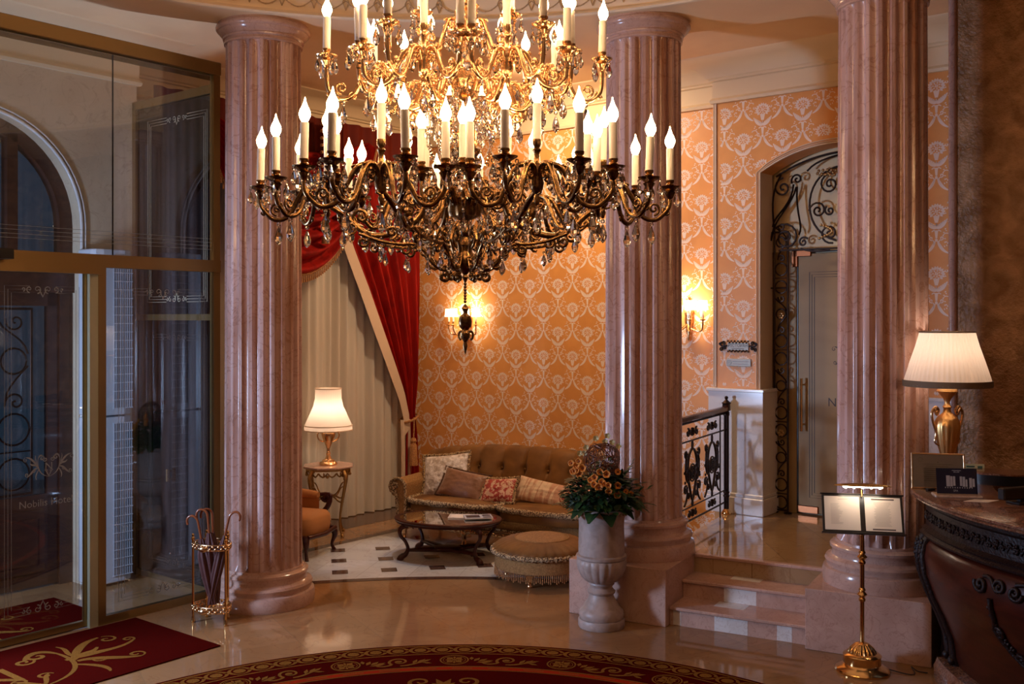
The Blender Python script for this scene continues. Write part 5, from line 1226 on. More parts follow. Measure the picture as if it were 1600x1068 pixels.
# ---- things on the counter
def on(px, py, z=ZC): Y = 1600*(2.6-z)/(py-497); return ((px-800)/1600*Y, Y, z)
root = thing('table_lamp', 'large gilt urn lamp with pleated shade on the reception counter', 'lamp', (3.315, 7.80, ZC), .2)
mb = MB(); mb.lathe([(0, 0), (.085, 0), (.088, .02), (.07, .035), (.05, .05), (.035, .075), (.03, .095), (.045, .11), (.03, .125), (.032, .14), (.05, .20), (.072, .28), (.088, .36), (.094, .42), (.09, .455), (.07, .49), (.045, .51), (.03, .525), (.026, .555), (.035, .565), (.024, .58), (.018, .60), (.03, .63), (.05, .655), (.075, .685), (.07, .70), (.02, .71), (0, .71)], 72, mod=lambda a, z: 1+(.03*sin(a*14) if .14 < z < .45 else 0)); mb.build('urn_base', 'goldl', root, smooth=50)
for sg in (-1, 1):
    mb = MB(); mb.tube([(sg*x, 0, z) for x, z in spline([(.06, .27), (.105, .30), (.095, .37), (.12, .45), (.13, .52), (.10, .565), (.075, .54), (.09, .51)], 5)], [.006+.008*i/35 for i in range(36)], 8)
    for q in range(4): mb.ball((sg*(.105-.006*q), 0, .55-.012*q), .016, 7)
    mb.build('handle', 'gold', root)
s_ = shade(root, [(.318, .735), (.30, .80), (.262, .92), (.225, 1.03), (.196, 1.135)], 'shade', 52, n=312, amp=.010)
mb = MB(); mb.lathe([(.321, .722), (.321, .770), (.313, .770), (.318, .722), (.321, .722)], 60, cap=False); mb.tube([(.199*cos(2*pi*i/48), .199*sin(2*pi*i/48), 1.135) for i in range(48)], .005, 6, closed=True); mb.build('trim_band', 'shadetrim', s_)
mb = MB(); mb.lathe([(0, .84), (.024, .85), (.034, .88), (.03, .92), (0, .94)], 16); mb.build('light_bulb', 'sconce', root); mb = MB(); mb.lathe([(.008, .70), (.008, .85)], 8); mb.build('stem', 'goldp', root)
point('lamp_glow', (0, 0, .95), 8.5, (1, .80, .62), .05, root)
def standing(nm, label, cat, px0, px1, py0, py1, Yb, mat, th=.012, lean=radians(-8), yaw=0., group=None):
    w_ = (px1-px0)/1600*Yb; h = (py1-py0)/1600*Yb; x = ((px0+px1)/2-800)/1600*Yb
    return thing(nm, label, cat, (x, Yb, ZC+.001), yaw, group), w_, h, Matrix.Rotation(lean, 4, 'X')
root, w_, h, R = standing('picture_frame', 'gold framed certificate leaning before the lamp on the counter', 'frame', 1427, 1506, 708, 764, 7.42, 'gold', yaw=radians(-14))
mb = MB(R); e_ = .012
mb.box(-w_/2, w_/2, 0, .014, 0, e_, .002); mb.box(-w_/2, w_/2, 0, .014, h-e_, h, .002); mb.box(-w_/2, -w_/2+e_, 0, .014, 0, h, .002); mb.box(w_/2-e_, w_/2, 0, .014, 0, h, .002); mb.build('frame_border', 'gold', root, smooth=0)
mb = MB(R); mb.box(-w_/2+e_*.8, w_/2-e_*.8, .006, .012, e_*.8, h-e_*.8); pr = mb.build('certificate', 'mauve', root, smooth=0)
mb = MB(); fq = lambda x, y: tuple(R @ Vector((x, .0052, y)))
for i in range(9): mb.stroke([(-.10+.02*(i % 2), h-.08-i*.015), (.10-.03*(i % 3), h-.08-i*.015)], .003, fq)
mb.wire(spiral(-.12, h-.05, .02, 0, 1, .5, 10), .002, fq, 4); mb.build('print', 'inkl', pr, smooth=0, recalc=False)
mb = MB(R); mb.box(-w_/2+e_, w_/2-e_, .003, .0045, e_, h-e_); mb.build('pane', 'glass', root, smooth=0)
mb = MB(); mb.tube([(0, .014+h*.9*.14*.0+.02, h*.75), (0, .11, .004)], .004, 6); mb.build('easel_leg', 'black', root)
bx, by, _ = on(1496, 776)
root = thing('brochure_rack', 'wooden plinth stand at the counter edge under the navy brochure', 'stand', (bx, by, ZC), radians(-10))
mb = MB(); mb.box(-.155, .155, -.05, .085, 0, .018, .004); mb.build('tray', 'beige', root, smooth=0)
root = thing('brochure', 'navy folded brochure with a pale building photograph on its front', 'brochure', (bx+.005, by+.012, ZC+.020), radians(-8))
R = Matrix.Rotation(radians(-10), 4, 'X'); mb = MB(R); mb.box(-.135, .135, 0, .004, 0, .175); mb.box(.128, .135, -.0, .035, 0, .172); c_ = mb.build('cover', 'navy', root, smooth=0)
mb = MB(); fq = lambda x, y: tuple(R @ Vector((x, -.001, y)))
def rect(x0, x1, y0, y1): mb.add([fq(x0, y0), fq(x1, y0), fq(x1, y1), fq(x0, y1)], [(0, 1, 2, 3)])
for x0, x1, y0, y1 in ((-.07, -.045, .05, .125), (-.043, -.028, .05, .12), (-.025, -.01, .055, .12), (.02, .035, .055, .12), (.038, .055, .05, .118), (.058, .07, .05, .10), (.082, .10, .045, .11), (.103, .118, .05, .105)): rect(x0, x1, y0, y1)
for q in range(12): rect(-.08+q*.016, -.074+q*.016, .038, .046)
mb.wire(spiral(-.012, .155, .008, 0, 1, .4, 8), .001, fq, 4); mb.wire(spiral(.012, .155, .008, pi, -1, .4, 8), .001, fq, 4); mb.stroke([(-.03, .160), (.03, .160)], .004, fq); mb.stroke([(-.02, .148), (.02, .148)], .003, fq)
text_mesh(mb, 'SPA', .020, lambda x, y: fq(-.01+x, .014+y)); mb.build('photograph', 'grey', c_, smooth=0, recalc=False)
x, y, _ = on(1523, 748)
root = thing('card_holder', 'small yellow card with a green stamp behind the navy brochure', 'card', (x, y+.0, ZC+.001), radians(-12))
mb = MB(); mb.box(-.07, .07, 0, .004, 0, .115); cc = mb.build('card', 'petal', root, smooth=0); mb = MB(); mb.box(.02, .055, -.0015, 0, .065, .10); mb.box(-.06, .0, -.0015, 0, .09, .10); mb.box(-.06, .01, -.0015, 0, .075, .08); mb.build('print', 'green', cc, smooth=0)
x, y, _ = on(1530, 781)
mb = MB(); mb.prismp([(-.13, -.05), (.02, -.09), (.13, -.01), (-.02, .03)], 0, .002); o = mb.build('paper_sheet', 'paper', None, 0, (x, y, ZC), 0); tag(o, 'loose cream sheet of paper lying flat on the counter', 'paper')
x, y, _ = on(1560, 756)
root = thing('pamphlet_box', 'low black box with a rounded marble top on the counter', 'box', (x+.06, y+.04, ZC), radians(-20))
mb = MB(); mb.prismp([(.26*cos(a), .15*sin(a)) for a in [2*pi*i/24 for i in range(24)]], 0, .075); mb.build('body', 'black', root, smooth=40); mb = MB(); mb.prismp([(.27*cos(a), .16*sin(a)) for a in [2*pi*i/24 for i in range(24)]], .075, .088); mb.build('top', 'brownm', root, smooth=40)
x, y, _ = on(1590, 792)
root = thing('desk_monitor', 'black monitor base seen from behind on the far edge of the counter', 'monitor', (x+.10, y+.15, ZC), radians(20))
mb = MB(); mb.box(-.18, .30, -.03, .03, .03, .11, .008); mb.build('screen', 'black', root, smooth=0); mb = MB(); mb.box(-.08, .08, -.06, .06, 0, .015, .004); mb.box(-.02, .02, -.01, .02, .012, .05); mb.build('foot', 'black', root, smooth=0)
mb = MB(); mb.box(-.03, .03, -.02, .02, 0, .018, .004); x, y, _ = on(1451, 765); o = mb.build('desk_bell', 'black', None, 30, (x, y-.03, ZC), .2); tag(o, 'tiny dark holder at the left corner of the counter', 'holder')
# ================================================================== WALL SCONCES, SIGNS
def sconce(t, n, z, label):
    root = thing('wall_sconce', label, 'wall lamp', G(t, n, z), GR, 'gilt wall sconces')
    mb = MB(); mb.lathe([(0, -.24), (.015, -.22), (.012, -.18), (.035, -.12), (.03, -.08), (.05, -.02), (.045, .05), (.06, .10), (.03, .16), (.02, .20), (.03, .23), (0, .27)], 16, (0, -.03), sy=.7); mb.build('back_plate', 'gold', root)
    for sg, yy in ((-1, -.14), (1, -.14), (-.45, -.20), (.45, -.20)):
        mb = MB(); ex = sg*.24
        mb.tube(spline([(0, -.05, -.05), (ex*.4, -.08+yy*.2, -.11), (ex*.85, yy*.8, -.12), (ex, yy, -.05), (ex, yy, .0)], 5), .010, 7); mb.lathe([(0, -.01), (.03, 0), (.032, .01), (.012, .02), (.013, .05), (0, .05)], 12, (ex, yy)); mb.build('arm', 'gold', root)
        mb = MB(); mb.lathe([(0, .05), (.013, .05), (.013, .14), (0, .14)], 10, (ex, yy)); mb.build('candle', 'candle', root)
        mb = MB(); mb.lathe([(.060, .115), (.055, .16), (.050, .225)], 20, (ex, yy)); mb.f = mb.f[:40]; mb.m = mb.m[:40]; mb.build('shade', 'sconce', root, recalc=False)
    point('sconce_glow', (0, -.17, .20), 15, (1, .76, .48), .06, root)
    return root
def on_wall(px, py, n): r = (px-800)/1600; Y = n/(.622*r+.783); X = r*Y; return .783*X-.622*Y, 2.6-(py-497)/1600*Y
t, z = on_wall(733, 508, NB); sconce(t, NB, z, 'gilt wall sconce with small lit shades behind the chandelier finial')
t, z = on_wall(1078, 500, NB); sconce(t, NB, z, 'gilt wall sconce mostly hidden behind the middle column')
t, z = on_wall(1154, 541, NP); root = thing('restaurant_sign', 'carved framed silver sign on the wallpaper above the plain plaque', 'sign', G(t, NP-.004, z), GR)
mb = MB(); mb.box(-.125, .125, -.012, 0, -.042, .042, .003); pl = mb.build('plate', 'plaque', root, smooth=0)
mb = MB(); text_mesh(mb, 'РІСТОРАН', .050, lambda x, y: (x, -.0135, y-.006), squeeze=.9); mb.box(-.075, .07, -.0135, -.012, -.026, -.020); mb.build('lettering', 'ink', pl, smooth=0, recalc=False)
mb = MB(); f_ = lambda x, y: (x, -.012, y)
for sg in (1, -1):
    for cx, cy, r_, a_, tn in ((.17, .035, .024, 0, 1.3), (.20, -.035, .026, pi, -1.3), (.165, -.02, .02, 1, 1.2), (.215, .03, .02, 2, 1.2)): mb.wire([(sg*x, y) for x, y in spiral(cx, cy, r_, a_, tn, .15)], .007, f_, 6)
    mb.wire([(sg*x, y) for x, y in bez((.13, 0), (.16, .03), (.19, -.03), (.22, .03), 8)], .009, f_, 6)
for k in range(13):
    x = -.12+k*.02; mb.ball((x, -.012, .050+.008*cos(k*pi)), .011, 6); mb.ball((x, -.012, -.050-.006*cos(k*pi)), .010, 6)
mb.build('carved_frame', 'mahogd', root, smooth=60)
t, z = on_wall(1155, 566, NP); root = thing('plaque', 'plain silver plaque fixed just below the carved sign', 'plaque', G(t, NP-.004, z), GR)
mb = MB(); mb.box(-.145, .145, -.012, 0, -.042, .042, .004); pl = mb.build('plate', 'plaque', root, smooth=0); mb = MB(); f_ = lambda x, y: (x, -.0135, y)
mb.wire(arc(-.11, 0, .026, 0, 2*pi, 18), .0025, f_, 4); mb.wire(spiral(-.11, 0, .016, 0, 1.2, .2), .002, f_, 4)
for y in (.012, -.016):
    for k in range(11): mb.stroke([(-.07+k*.017, y), (-.058+k*.017, y)], .009, f_)
mb.build('lettering', 'grey', pl, smooth=0, recalc=False)
# ================================================================== CARPETS
RX, RY, RR = -.37, 5.04, 3.10
root_o = None
mb = MB(); mb.lathe([(0, 0.002), (RR, .002), (RR, .010), (0, .0102)], 160, (RX, RY))
pol = lambda a, r: (RX+r*cos(a), RY+r*sin(a), .0112+(len(mb.v) % 997)*1.2e-6)
def ringf(r0, r1, z=.0108, n=200):
    mb.add([(RX+r*cos(2*pi*i/n), RY+r*sin(2*pi*i/n), z) for r in (r0, r1) for i in range(n)], [(i, (i+1) % n, n+(i+1) % n, n+i) for i in range(n)])
mb.mi = 1; ringf(3.055, 3.075); ringf(2.865, 2.88); ringf(2.575, 2.59); ringf(2.50, 2.512)
mb.mi = 2; ringf(2.515, 2.572)
mb.mi = 1
NE = 108
for k in range(NE):     # egg band
    a = 2*pi*k/NE; w_ = 2*pi/NE; f_ = lambda x, y: pol(a+x, 2.97+y)
    mb.stroke([(w_*.44*cos(q), .07*sin(q)+.0) for q in [pi*1.05+pi*2*.95*i/14 for i in range(15)]], [.010]*15, lambda x, y: pol(a+x, 2.97+y))
    mb.poly2([(w_*.27*cos(q), .045*sin(q)) for q in [2*pi*i/10 for i in range(10)]], f_)
for k in range(60):     # links on the thin crimson band
    a = 2*pi*k/60; mb.stroke([(-.03, 0), (.03, 0)], .012, lambda x, y: pol(a+x, 2.543+y))
NM = 21; R0 = 2.727
for k in range(NM):
    a = 2*pi*k/NM+radians(91.4-85.7); f_ = lambda x, y: pol(a-x/R0, R0+y)
    mb.stroke(arc(0, 0, .105, 0, 2*pi, 28), .012, f_); mb.stroke(arc(0, 0, .085, 0, 2*pi, 24), .005, f_)
    for q in range(4):
        c_, s_ = cos(q*pi/2+.78), sin(q*pi/2+.78); mb.poly2([(c_*.012, s_*.012), (c_*.05-s_*.028, s_*.05+c_*.028), (c_*.080, s_*.080), (c_*.05+s_*.028, s_*.05-c_*.028)], f_)
        c_, s_ = cos(q*pi/2), sin(q*pi/2); mb.poly2([(c_*.015, s_*.015), (c_*.05-s_*.012, s_*.05+c_*.012), (c_*.075, s_*.075), (c_*.05+s_*.012, s_*.05-c_*.012)], f_)
    mb.poly2([(.016*cos(q), .016*sin(q)) for q in [2*pi*i/8 for i in range(8)]], f_)
    # acanthus leaf then scroll
    for q, (x, y, an, l, w_) in enumerate(((.15, -.03, 1.1, .09, .04), (.18, -.04, .8, .10, .04), (.21, -.05, .5, .10, .04), (.17, -.06, .2, .13, .045), (.13, .0, 1.6, .07, .035))):
        c_, s_ = cos(an), sin(an); mb.poly2([(x, y), (x+c_*l*.5-s_*w_/2, y+s_*l*.5+c_*w_/2), (x+c_*l, y+s_*l), (x+c_*l*.5+s_*w_/2, y+s_*l*.5-c_*w_/2)], f_)
    sp = spiral(.40, .0, .085, -pi*.75, -1.5, .15, 30); mb.stroke(bez((.22, -.07), (.26, -.10), (.30, -.09), sp[0], 6), [.012, .016, .02, .022, .022, .022, .022], f_); mb.stroke(sp, [.024-.014*i/30 for i in range(31)], f_)
    mb.poly2([(.40+.022*cos(q), .022*sin(q)) for q in [2*pi*i/8 for i in range(8)]], f_)
    mb.stroke(bez((.40, -.095), (.50, -.10), (.54, -.02), (.60, -.03), 8), [.018, .022, .024, .024, .022, .02, .016, .01, .006], f_)
    for q, (x, y, an, l, w_) in enumerate(((.50, -.06, 1.2, .10, .035), (.53, -.05, .9, .11, .035), (.56, -.03, .6, .10, .035), (.57, -.04, -.3, .08, .03))):
        c_, s_ = cos(an), sin(an); mb.poly2([(x, y), (x+c_*l*.5-s_*w_/2, y+s_*l*.5+c_*w_/2), (x+c_*l, y+s_*l), (x+c_*l*.5+s_*w_/2, y+s_*l*.5-c_*w_/2)], f_)
for k in range(12):     # scroll sprays on the inner field
    a = 2*pi*k/12+radians(3); f_ = lambda x, y: pol(a-x/2.2, 2.22+y)
    for sg in (1, -1):
        sp = spiral(.16, .05, .10, -pi*.6, 1.3, .15, 24); mb.stroke([(sg*x, y) for x, y in sp], [.034-.02*i/24 for i in range(25)], f_); mb.stroke([(sg*x, y) for x, y in bez((0, -.25), (.03, -.1), (.10, -.10), sp[0], 8)], [.01, .016, .022, .026, .03, .032, .034, .034, .034], f_)
        for an, l in ((1.9, .16), (1.3, .13), (.7, .11)):
            c_, s_ = cos(an), sin(an); mb.poly2([(0, -.05), (sg*(c_*l*.5-s_*.025), s_*l*.5+c_*.025-.05), (sg*c_*l, s_*l-.05), (sg*(c_*l*.5+s_*.025), s_*l*.5-c_*.025-.05)], f_)
o = mb.build('round_carpet', ['carpet', 'carpetg', 'carpetr'], smooth=0, recalc=False); tag(o, 'large round dark red carpet with gold scroll border under the chandelier', 'carpet')
def fl_px(px, py, z=.012): Y = 1600*(2.6-z)/(py-497); return ((px-800)/1600*Y, Y, z)
mb = MB(mG()); mb.box(TG+.075, -6.86, 1.2, 4.92, .001, .010); mb.M = Matrix(); mb.mi = 1
# gold crest woven at the middle of the mat (G frame: t across, n along)
f0 = lambda x, y: G(-7.45-y, 3.62+x, .0112+(len(mb.v) % 997)*1.2e-6)
crest(mb, f0, 0, 0, 1.28, False)
text_mesh(mb, 'N', .52, lambda x, y: G(-7.30-y, 3.42+x, .0114))
for sg in (1, -1):
    mb.stroke([(sg*x, y) for x, y in bez((.35, .02), (.6, .06), (.75, -.08), (.95, .08), 12)], [.04, .06, .08, .09, .085, .07, .06, .05, .045, .04, .035, .03, .02], f0); mb.stroke([(sg*x, y) for x, y in spiral(.93, .13, .055, -pi*.4, 1.1, .3, 14)], .02, f0)
o = mb.build('entrance_mat', ['carpet', 'carpetg'], smooth=0, recalc=False); tag(o, 'dark red entrance mat with gold crest in front of the glass door', 'mat', None)
mb = MB(mG()); mb.box(-9.25, TG-.06, 1.2, 4.80, .001, .010); mb.M = Matrix(); mb.mi = 1
crest(mb, lambda x, y: G(-8.7-y, 3.5+x, .0112+(len(mb.v) % 997)*1.2e-6), 0, 0, 1.1, False)
o = mb.build('entrance_mat', ['carpet', 'carpetg'], smooth=0, recalc=False); tag(o, 'dark red mat lying inside the vestibule behind the glass door', 'mat', None)
# ================================================================== CHANDELIER
HX, HY = -.233, 5.10
ch = thing('chandelier', 'huge gilt tiered chandelier with candle bulbs and crystal drops over the round carpet', 'chandelier', (HX, HY, 0), 0)
def zy(y): return 2.6+(497-y)*HY/1600       # height of the axis at a given level
def cp(prof, name, mat, n=24, mod=None): 
    mb = MB(); mb.lathe([(r, z) for r, z in prof], n, mod=mod); return mb.build(name, mat, ch, smooth=45)
flut = lambda a, z: 1+.05*sin(a*12)
# pendant finial chain
mb = MB(); mb.lathe([(0, zy(555)), (.006, zy(548)), (.012, zy(540)), (.008, zy(534)), (.022, zy(527)), (.026, zy(520)), (.016, zy(515)), (.030, zy(510)), (.034, zy(502)), (.028, zy(494)), (.012, zy(490)), (.012, zy(486)), (.018, zy(482)), (.010, zy(477)), (0, zy(474))], 16)
for k in range(3):
    a = k*2.1+.4; mb.tube([(r*cos(a), r*sin(a), z) for r, z in bez((.02, zy(518)), (.05, zy(514)), (.045, zy(532)), (.028, zy(530)), 8)], .006, 6)
for k in range(7): mb.ball((0, 0, zy(471-k*4.6)), .0085, 8)
mb.build('pendant_finial', 'bronze', ch)
cp([(0, zy(447)), (.006, zy(440)), (.010, zy(437)), (.016, zy(433)), (.010, zy(429)), (.020, zy(425)), (.044, zy(418)), (.050, zy(410)), (.046, zy(402)), (.040, zy(398)), (.030, zy(388)), (.034, zy(383)), (.024, zy(378)), (.020, zy(370)), (.032, zy(365)), (.020, zy(360)), (.016, zy(350)), (.022, zy(343)), (.030, zy(340)), (.02, zy(334)), (.020, zy(322)), (0, zy(320))], 'baluster', 'bronze', 24)
cp([(0, zy(344)), (.03, zy(344)), (.075, zy(338)), (.082, zy(330)), (.082, zy(314)), (.090, zy(311)), (.070, zy(306)), (.045, zy(300)), (.030, zy(296)), (.034, zy(285)), (.028, zy(272)), (.020, zy(266)), (0, zy(266))], 'lower_hub', 'bronze', 48, flut)
cp([(0, zy(268)), (.020, zy(267)), (.030, zy(258)), (.055, zy(246)), (.075, zy(238)), (.078, zy(234)), (.05, zy(234)), (0, zy(236))], 'middle_cup', 'bronze', 36, lambda a, z: 1+.05*sin(a*14))
cp([(.055, zy(234)), (.060, zy(232)), (.060, zy(206)), (.055, zy(204)), (.02, zy(203)), (.02, zy(185)), (.034, zy(178)), (.02, zy(172)), (.018, zy(160)), (.03, zy(156)), (0, zy(154))], 'brass_drum', 'goldp', 32)
cp([(0, zy(160)), (.02, zy(158)), (.06, zy(152)), (.105, zy(142)), (.125, zy(128)), (.120, zy(116)), (.128, zy(112)), (.10, zy(110)), (.03, zy(108)), (.016, zy(100)), (.014, zy(88)), (.030, zy(78)), (.045, zy(68)), (.02, zy(64)), (.035, zy(58)), (.062, zy(44)), (.066, zy(42)), (.03, zy(42)), (0, zy(43))], 'upper_hub', 'gold', 48, lambda a, z: 1+.035*sin(a*16))
cp([(.048, zy(42)), (.056, zy(40)), (.056, zy(19)), (.05, zy(17)), (.02, zy(14)), (.03, zy(6)), (.02, zy(0)), (.02, zy(-20)), (.05, zy(-32)), (.08, zy(-46)), (.05, zy(-60)), (.02, zy(-70)), (.014, 5.4), (.014, 7.55), (.06, 7.55), (.07, 7.5), (0, 7.5)], 'top_stem', 'goldp', 32)
NC = 0; cand_src = {}
crystals = []; EXTRA = MB()
def candle_at(x, y, z, mat_cup='bronze', h=.165):
    key = mat_cup
    if key not in cand_src:
        mb = MB(); mb.lathe([(0, 0), (.0185, 0), (.0188, h), (.010, h+.004), (0, h+.005)], 14); c = mb.build('candle', 'candle', ch); 
        mb = MB(); mb.lathe([(.010, h+.002), (.017, h+.010), (.0245, h+.028), (.0255, h+.040), (.021, h+.056), (.012, h+.074), (.0055, h+.092), (.002, h+.108), (0, h+.112)], 12); mb.build('flame_bulb', 'bulb', c, smooth=60)
        cand_src[key] = c
    else:
        s_ = cand_src[key]; c = s_.copy(); COL.objects.link(c); c.parent = ch; b = s_.children[0].copy(); COL.objects.link(b); b.parent = c
    c.location = (x, y, z); c.rotation_euler = (0, 0, rnd.uniform(0, 6)); c.rotation_euler[0] = rnd.uniform(-.03, .03); c.rotation_euler[1] = rnd.uniform(-.03, .03)
def cup(mb, x, y, z):
    """wax pan and socket, top of the socket at z"""
    mb.lathe([(0, z-.085), (.012, z-.08), (.022, z-.062), (.030, z-.050), (.020, z-.044), (.032, z-.036), (.050, z-.026), (.054, z-.020), (.044, z-.020), (.015, z-.026), (.013, z-.016), (.022, z-.010), (.016, z-.004), (.021, z+.004), (.021, z+.012), (0, z+.012)], 16, (x, y), mod=lambda a, zz: 1+(.07*sin(a*8) if zz < z-.018 else 0))
def drop(x, y, z, s=1.): crystals.append((x, y, z, s))
def scroll3(mb, c, ang, pts, r):   # pts are (radial, z) in the vertical plane at angle ang about centre c
    mb.tube([(c[0]+p[0]*cos(ang), c[1]+p[0]*sin(ang), p[1]) for p in pts], r, 8)
def leaves(mb, c, ang, pts, every=3, s=.018):
    for i in range(1, len(pts)-1, every):
        p = pts[i]; q = pts[min(len(pts)-1, i+1)]; dx, dz = q[0]-p[0], q[1]-p[1]; l = math.hypot(dx, dz) or 1; nx, nz = -dz/l, dx/l
        for sg in (1, -1):
            curl = [(p[0]+sg*nx*s*.4, p[1]+sg*nz*s*.4), (p[0]+sg*nx*s+dx/l*s*.5, p[1]+sg*nz*s+dz/l*s*.5), (p[0]+sg*nx*s*1.25+dx/l*s*1.3, p[1]+sg*nz*s*1.25+dz/l*s*1.3), (p[0]+sg*nx*s*.8+dx/l*s*1.6, p[1]+sg*nz*s*.8+dz/l*s*1.6)]
            scroll3(mb, c, ang, curl, [.0055, .0065, .005, .003])
def branch(mb, c, ang, reach, zc, zt, sag, r=.0125):
    """S shaped sub arm from the node c at height zc to a cup whose socket top is at zt"""
    P = spline([(.02, zc), (.05*reach/.33, zc+.045), (.10*reach/.33, zc+.04), (.14*reach/.33, zc-.02), (.19*reach/.33, zc-sag*.85), (.26*reach/.33, zc-sag), (.32*reach/.33, zc-sag*.6), (reach, zt-.085)], 5)
    m = len(P); scroll3(mb, c, ang, P, [r*(1.15-.35*i/m) for i in range(m)]); leaves(mb, c, ang, P, 9, .015)
    scroll3(mb, c, ang, spiral(.07*reach/.33, zc+.0, .028, pi*.5, 1.3, .2), .006); scroll3(mb, c, ang, spiral(.25*reach/.33, zc-sag+.055, .034, -pi*.5, 1.4, .2), .006)
    x, y = c[0]+reach*cos(ang), c[1]+reach*sin(ang); cup(mb, x, y, zt)
    for k in range(4):
        a = ang+k*pi/2+.6; drop(x+.050*cos(a), y+.050*sin(a), zt-.028, 1. if k % 2 else .8)
    q = .24*reach/.33; drop(c[0]+q*cos(ang), c[1]+q*sin(ang), zc-sag-.01, 1.15)
    q = .11*reach/.33; drop(c[0]+q*cos(ang), c[1]+q*sin(ang), zc+.02, 1.)
    return x, y
def tier(n, ph, rn, znode, rhub, zhub, sag, reach, subs, zt, zcent, mat, dip):
    for k in range(n):
        th = ph+2*pi*k/n; c = (rn*cos(th), rn*sin(th)); o_ = (0, 0)
        mb = MB()
        P = spline([(rhub, zhub), (rhub+.05, zhub+.07), (rhub+.10, zhub+.045), (rhub+.14, zhub-.05), (rhub+(rn-rhub)*.40, znode-dip), (rhub+(rn-rhub)*.65, znode-dip-.02), (rhub+(rn-rhub)*.88, znode-dip*.55), (rn, znode-.06)], 6); m = len(P)
        scroll3(mb, o_, th, P, [.020-.006*i/m for i in range(m)]); leaves(mb, o_, th, P, 8, .024)
        w_ = rn-rhub
        scroll3(mb, o_, th, spiral(rhub+w_*.30, zhub+.03, .055, -pi*.5, 1.5, .15), .009); scroll3(mb, o_, th, spiral(rhub+w_*.72, znode-dip+.07, .050, -pi*.5, 1.5, .15), .009); scroll3(mb, o_, th, spiral(rhub+w_*.55, znode-dip-.06, .035, pi*.5, -1.4, .15), .008)
        # node turned stem
        mb.lathe([(0, znode-.13), (.008, znode-.125), (.016, znode-.10), (.010, znode-.08), (.026, znode-.06), (.032, znode-.03), (.026, znode-.01), (.034, znode+.005), (.036, znode+.03), (.024, znode+.045), (.014, znode+.06), (.012, zcent-.05), (.020, zcent-.035), (.012, zcent-.025), (.020, zcent-.01), (.020, zcent+.012), (0, zcent+.012)], 16, c)
        mb.build('arm', mat, ch, smooth=50)
        candle_at(c[0], c[1], zcent+.005)
        drop(c[0], c[1], znode-.13, 1.2)
        for a_, f_, dz in subs:
            mb = MB(); x, y = branch(mb, c, th+a_, reach*f_, znode, zt+dz, sag); mb.build('branch', mat, ch, smooth=50); candle_at(x, y, zt+dz+.004)
        for q in range(3):
            t = (.35, .55, .8)[q]; drop((rhub+w_*t)*cos(th+.03), (rhub+w_*t)*sin(th+.03), (zhub-.10 if q == 0 else znode-dip-.03 if q == 1 else znode-dip*.8), 1.)
# lower tier: six nodes, each with five branches
tier(6, 0.0, .685, 3.225, .085, 3.16, .135, .335, ((-1.75, .92, .0), (-.95, 1., .01), (0, 1.0, .0), (.95, 1., .01), (1.75, .92, .0)), 3.275, 3.375, 'bronze', .19)
# inner ring of the lower tier
for k in range(6):
    th = pi/6+k*pi/3; mb = MB(); x, y = branch(mb, (.05*cos(th), .05*sin(th)), th, .19, 3.24, 3.35, .10, .009); mb.build('branch', 'bronze', ch, smooth=50); candle_at(x, y, 3.355)
# upper tier
tier(6, 0.05, .385, 3.80, .10, 3.72, .115, .30, ((-1.15, .95, .0), (0, 1.0, .03), (1.15, .95, .0)), 3.89, 3.955, 'gold', .14)
# small top tier
for k in range(6):
    th = pi/6+.1+k*pi/3; mb = MB(); x, y = branch(mb, (.03*cos(th), .03*sin(th)), th, .22, 4.03, 4.10, .12, .009); mb.build('branch', 'gold', ch, smooth=50); candle_at(x, y, 4.105)
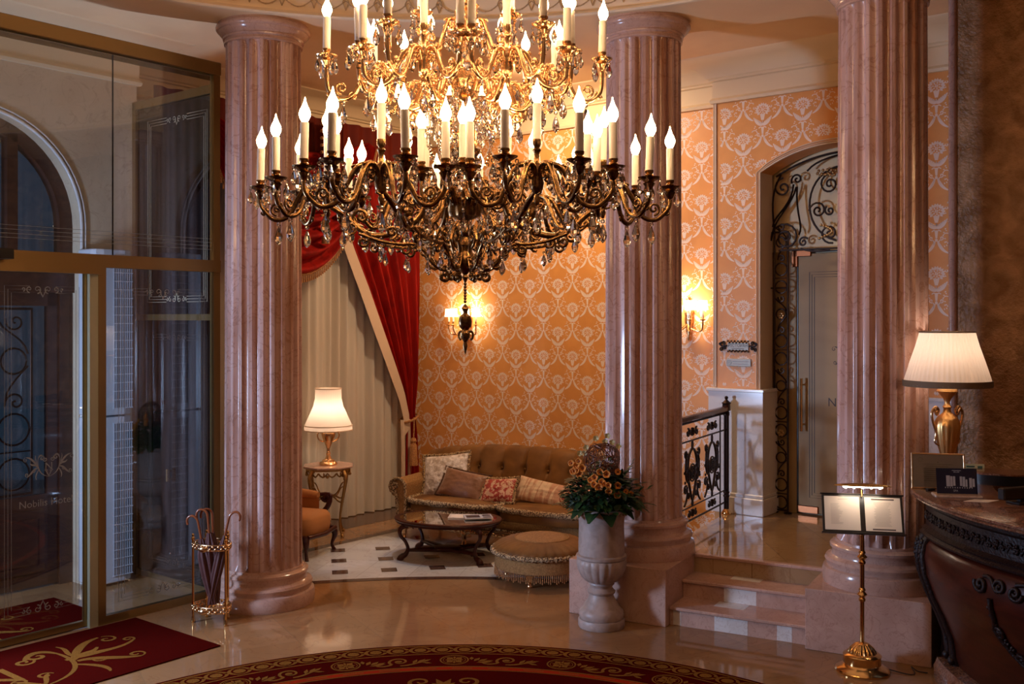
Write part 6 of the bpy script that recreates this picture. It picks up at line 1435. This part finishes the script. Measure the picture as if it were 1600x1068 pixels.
# scrolled skirt ribs below the lower tier
for k in range(8):
    th = pi/8+k*pi/4; mb = MB(); o_ = (0, 0)
    P = spline([(.045, zy(402)), (.075, zy(418)), (.12, zy(421)), (.17, zy(412)), (.205, zy(396)), (.26, zy(384)), (.34, zy(384)), (.44, zy(380)), (.54, zy(370))], 5); m = len(P)
    scroll3(mb, o_, th, P, [.011-.003*i/m for i in range(m)]); leaves(mb, o_, th, P, 6, .019)
    for (r_, y_, s_, a_, tn) in ((.115, 432, .034, pi*.5, 1.3), (.075, 432, .022, pi*.5, -1.2), (.10, 372, .05, -pi*.5, 1.4), (.23, 368, .040, -pi*.5, 1.4), (.31, 392, .032, pi*.5, 1.3), (.38, 366, .036, -pi*.5, -1.4), (.52, 382, .036, pi*.5, 1.4), (.58, 362, .034, -pi*.3, -1.3)): scroll3(mb, o_, th, spiral(r_, zy(y_), s_, a_, tn, .15), .0075)
    scroll3(mb, o_, th, bez((.06, zy(395)), (.09, zy(350)), (.13, zy(345)), (.16, zy(378)), 10), .008)
    mb.build('scroll_rib', 'bronze', ch, smooth=50)
    for r_, y_ in ((.20, 404), (.31, 400), (.44, 388), (.13, 392)): drop(r_*cos(th+.05), r_*sin(th+.05), zy(y_), .8)
# crystals round the central hubs
for (r_, y_, n_, s_) in ((.05, 295, 8, 1.), (.085, 345, 10, .9), (.075, 236, 8, .8), (.13, 118, 12, 1.), (.10, 148, 10, 1.), (.07, 44, 8, .9), (.20, 175, 8, 1.1), (.16, 190, 6, 1.), (.09, 205, 8, .8)):
    for k in range(n_): a = 2*pi*k/n_+r_*30; drop(r_*cos(a), r_*sin(a), zy(y_), s_)
# crystal swags from the upper hub to the lower tier, as strings of beads
for k in range(6):
    th = k*pi/3+.3; mb = MB()
    for q in range(22):
        t = q/21; r_ = .13+.05*sin(pi*t)+.02*t; z = zy(150)+(zy(262)-zy(150))*t; mb.ball((r_*cos(th), r_*sin(th), z), .009 if q % 3 else .013, 6)
    mb.build('bead_string', 'crystal', ch, smooth=0)
crystals.sort(key=lambda c: c[1]+.0*c[2])
src = None
def drop_mesh(mb):
    mb.ball((0, 0, -.008), .0075, 6); mb.lathe([(0, -.016), (.004, -.022), (.009, -.036), (.0135, -.052), (.0115, -.064), (.005, -.074), (0, -.078)], 7)
mb = MB(); drop_mesh(mb)
for i, (x, y, z, s) in enumerate(crystals):
    if i < 100:
        if src is None: src = mb.build('crystal_drop', 'crystal', ch, smooth=0); c = src
        else: c = src.copy(); COL.objects.link(c); c.parent = ch
        s *= 1.3; c.location = (x, y, z); c.scale = (s, s, s); c.rotation_euler[2] = i*1.3
    else:
        EXTRA.M = Matrix.Translation((x, y, z)) @ Matrix.Rotation(i*1.3, 4, 'Z') @ Matrix.Scale(s*1.3, 4); drop_mesh(EXTRA)
e_ = EXTRA.build('crystal_drops', 'crystal', ch, smooth=0); e_['kind'] = 'stuff'
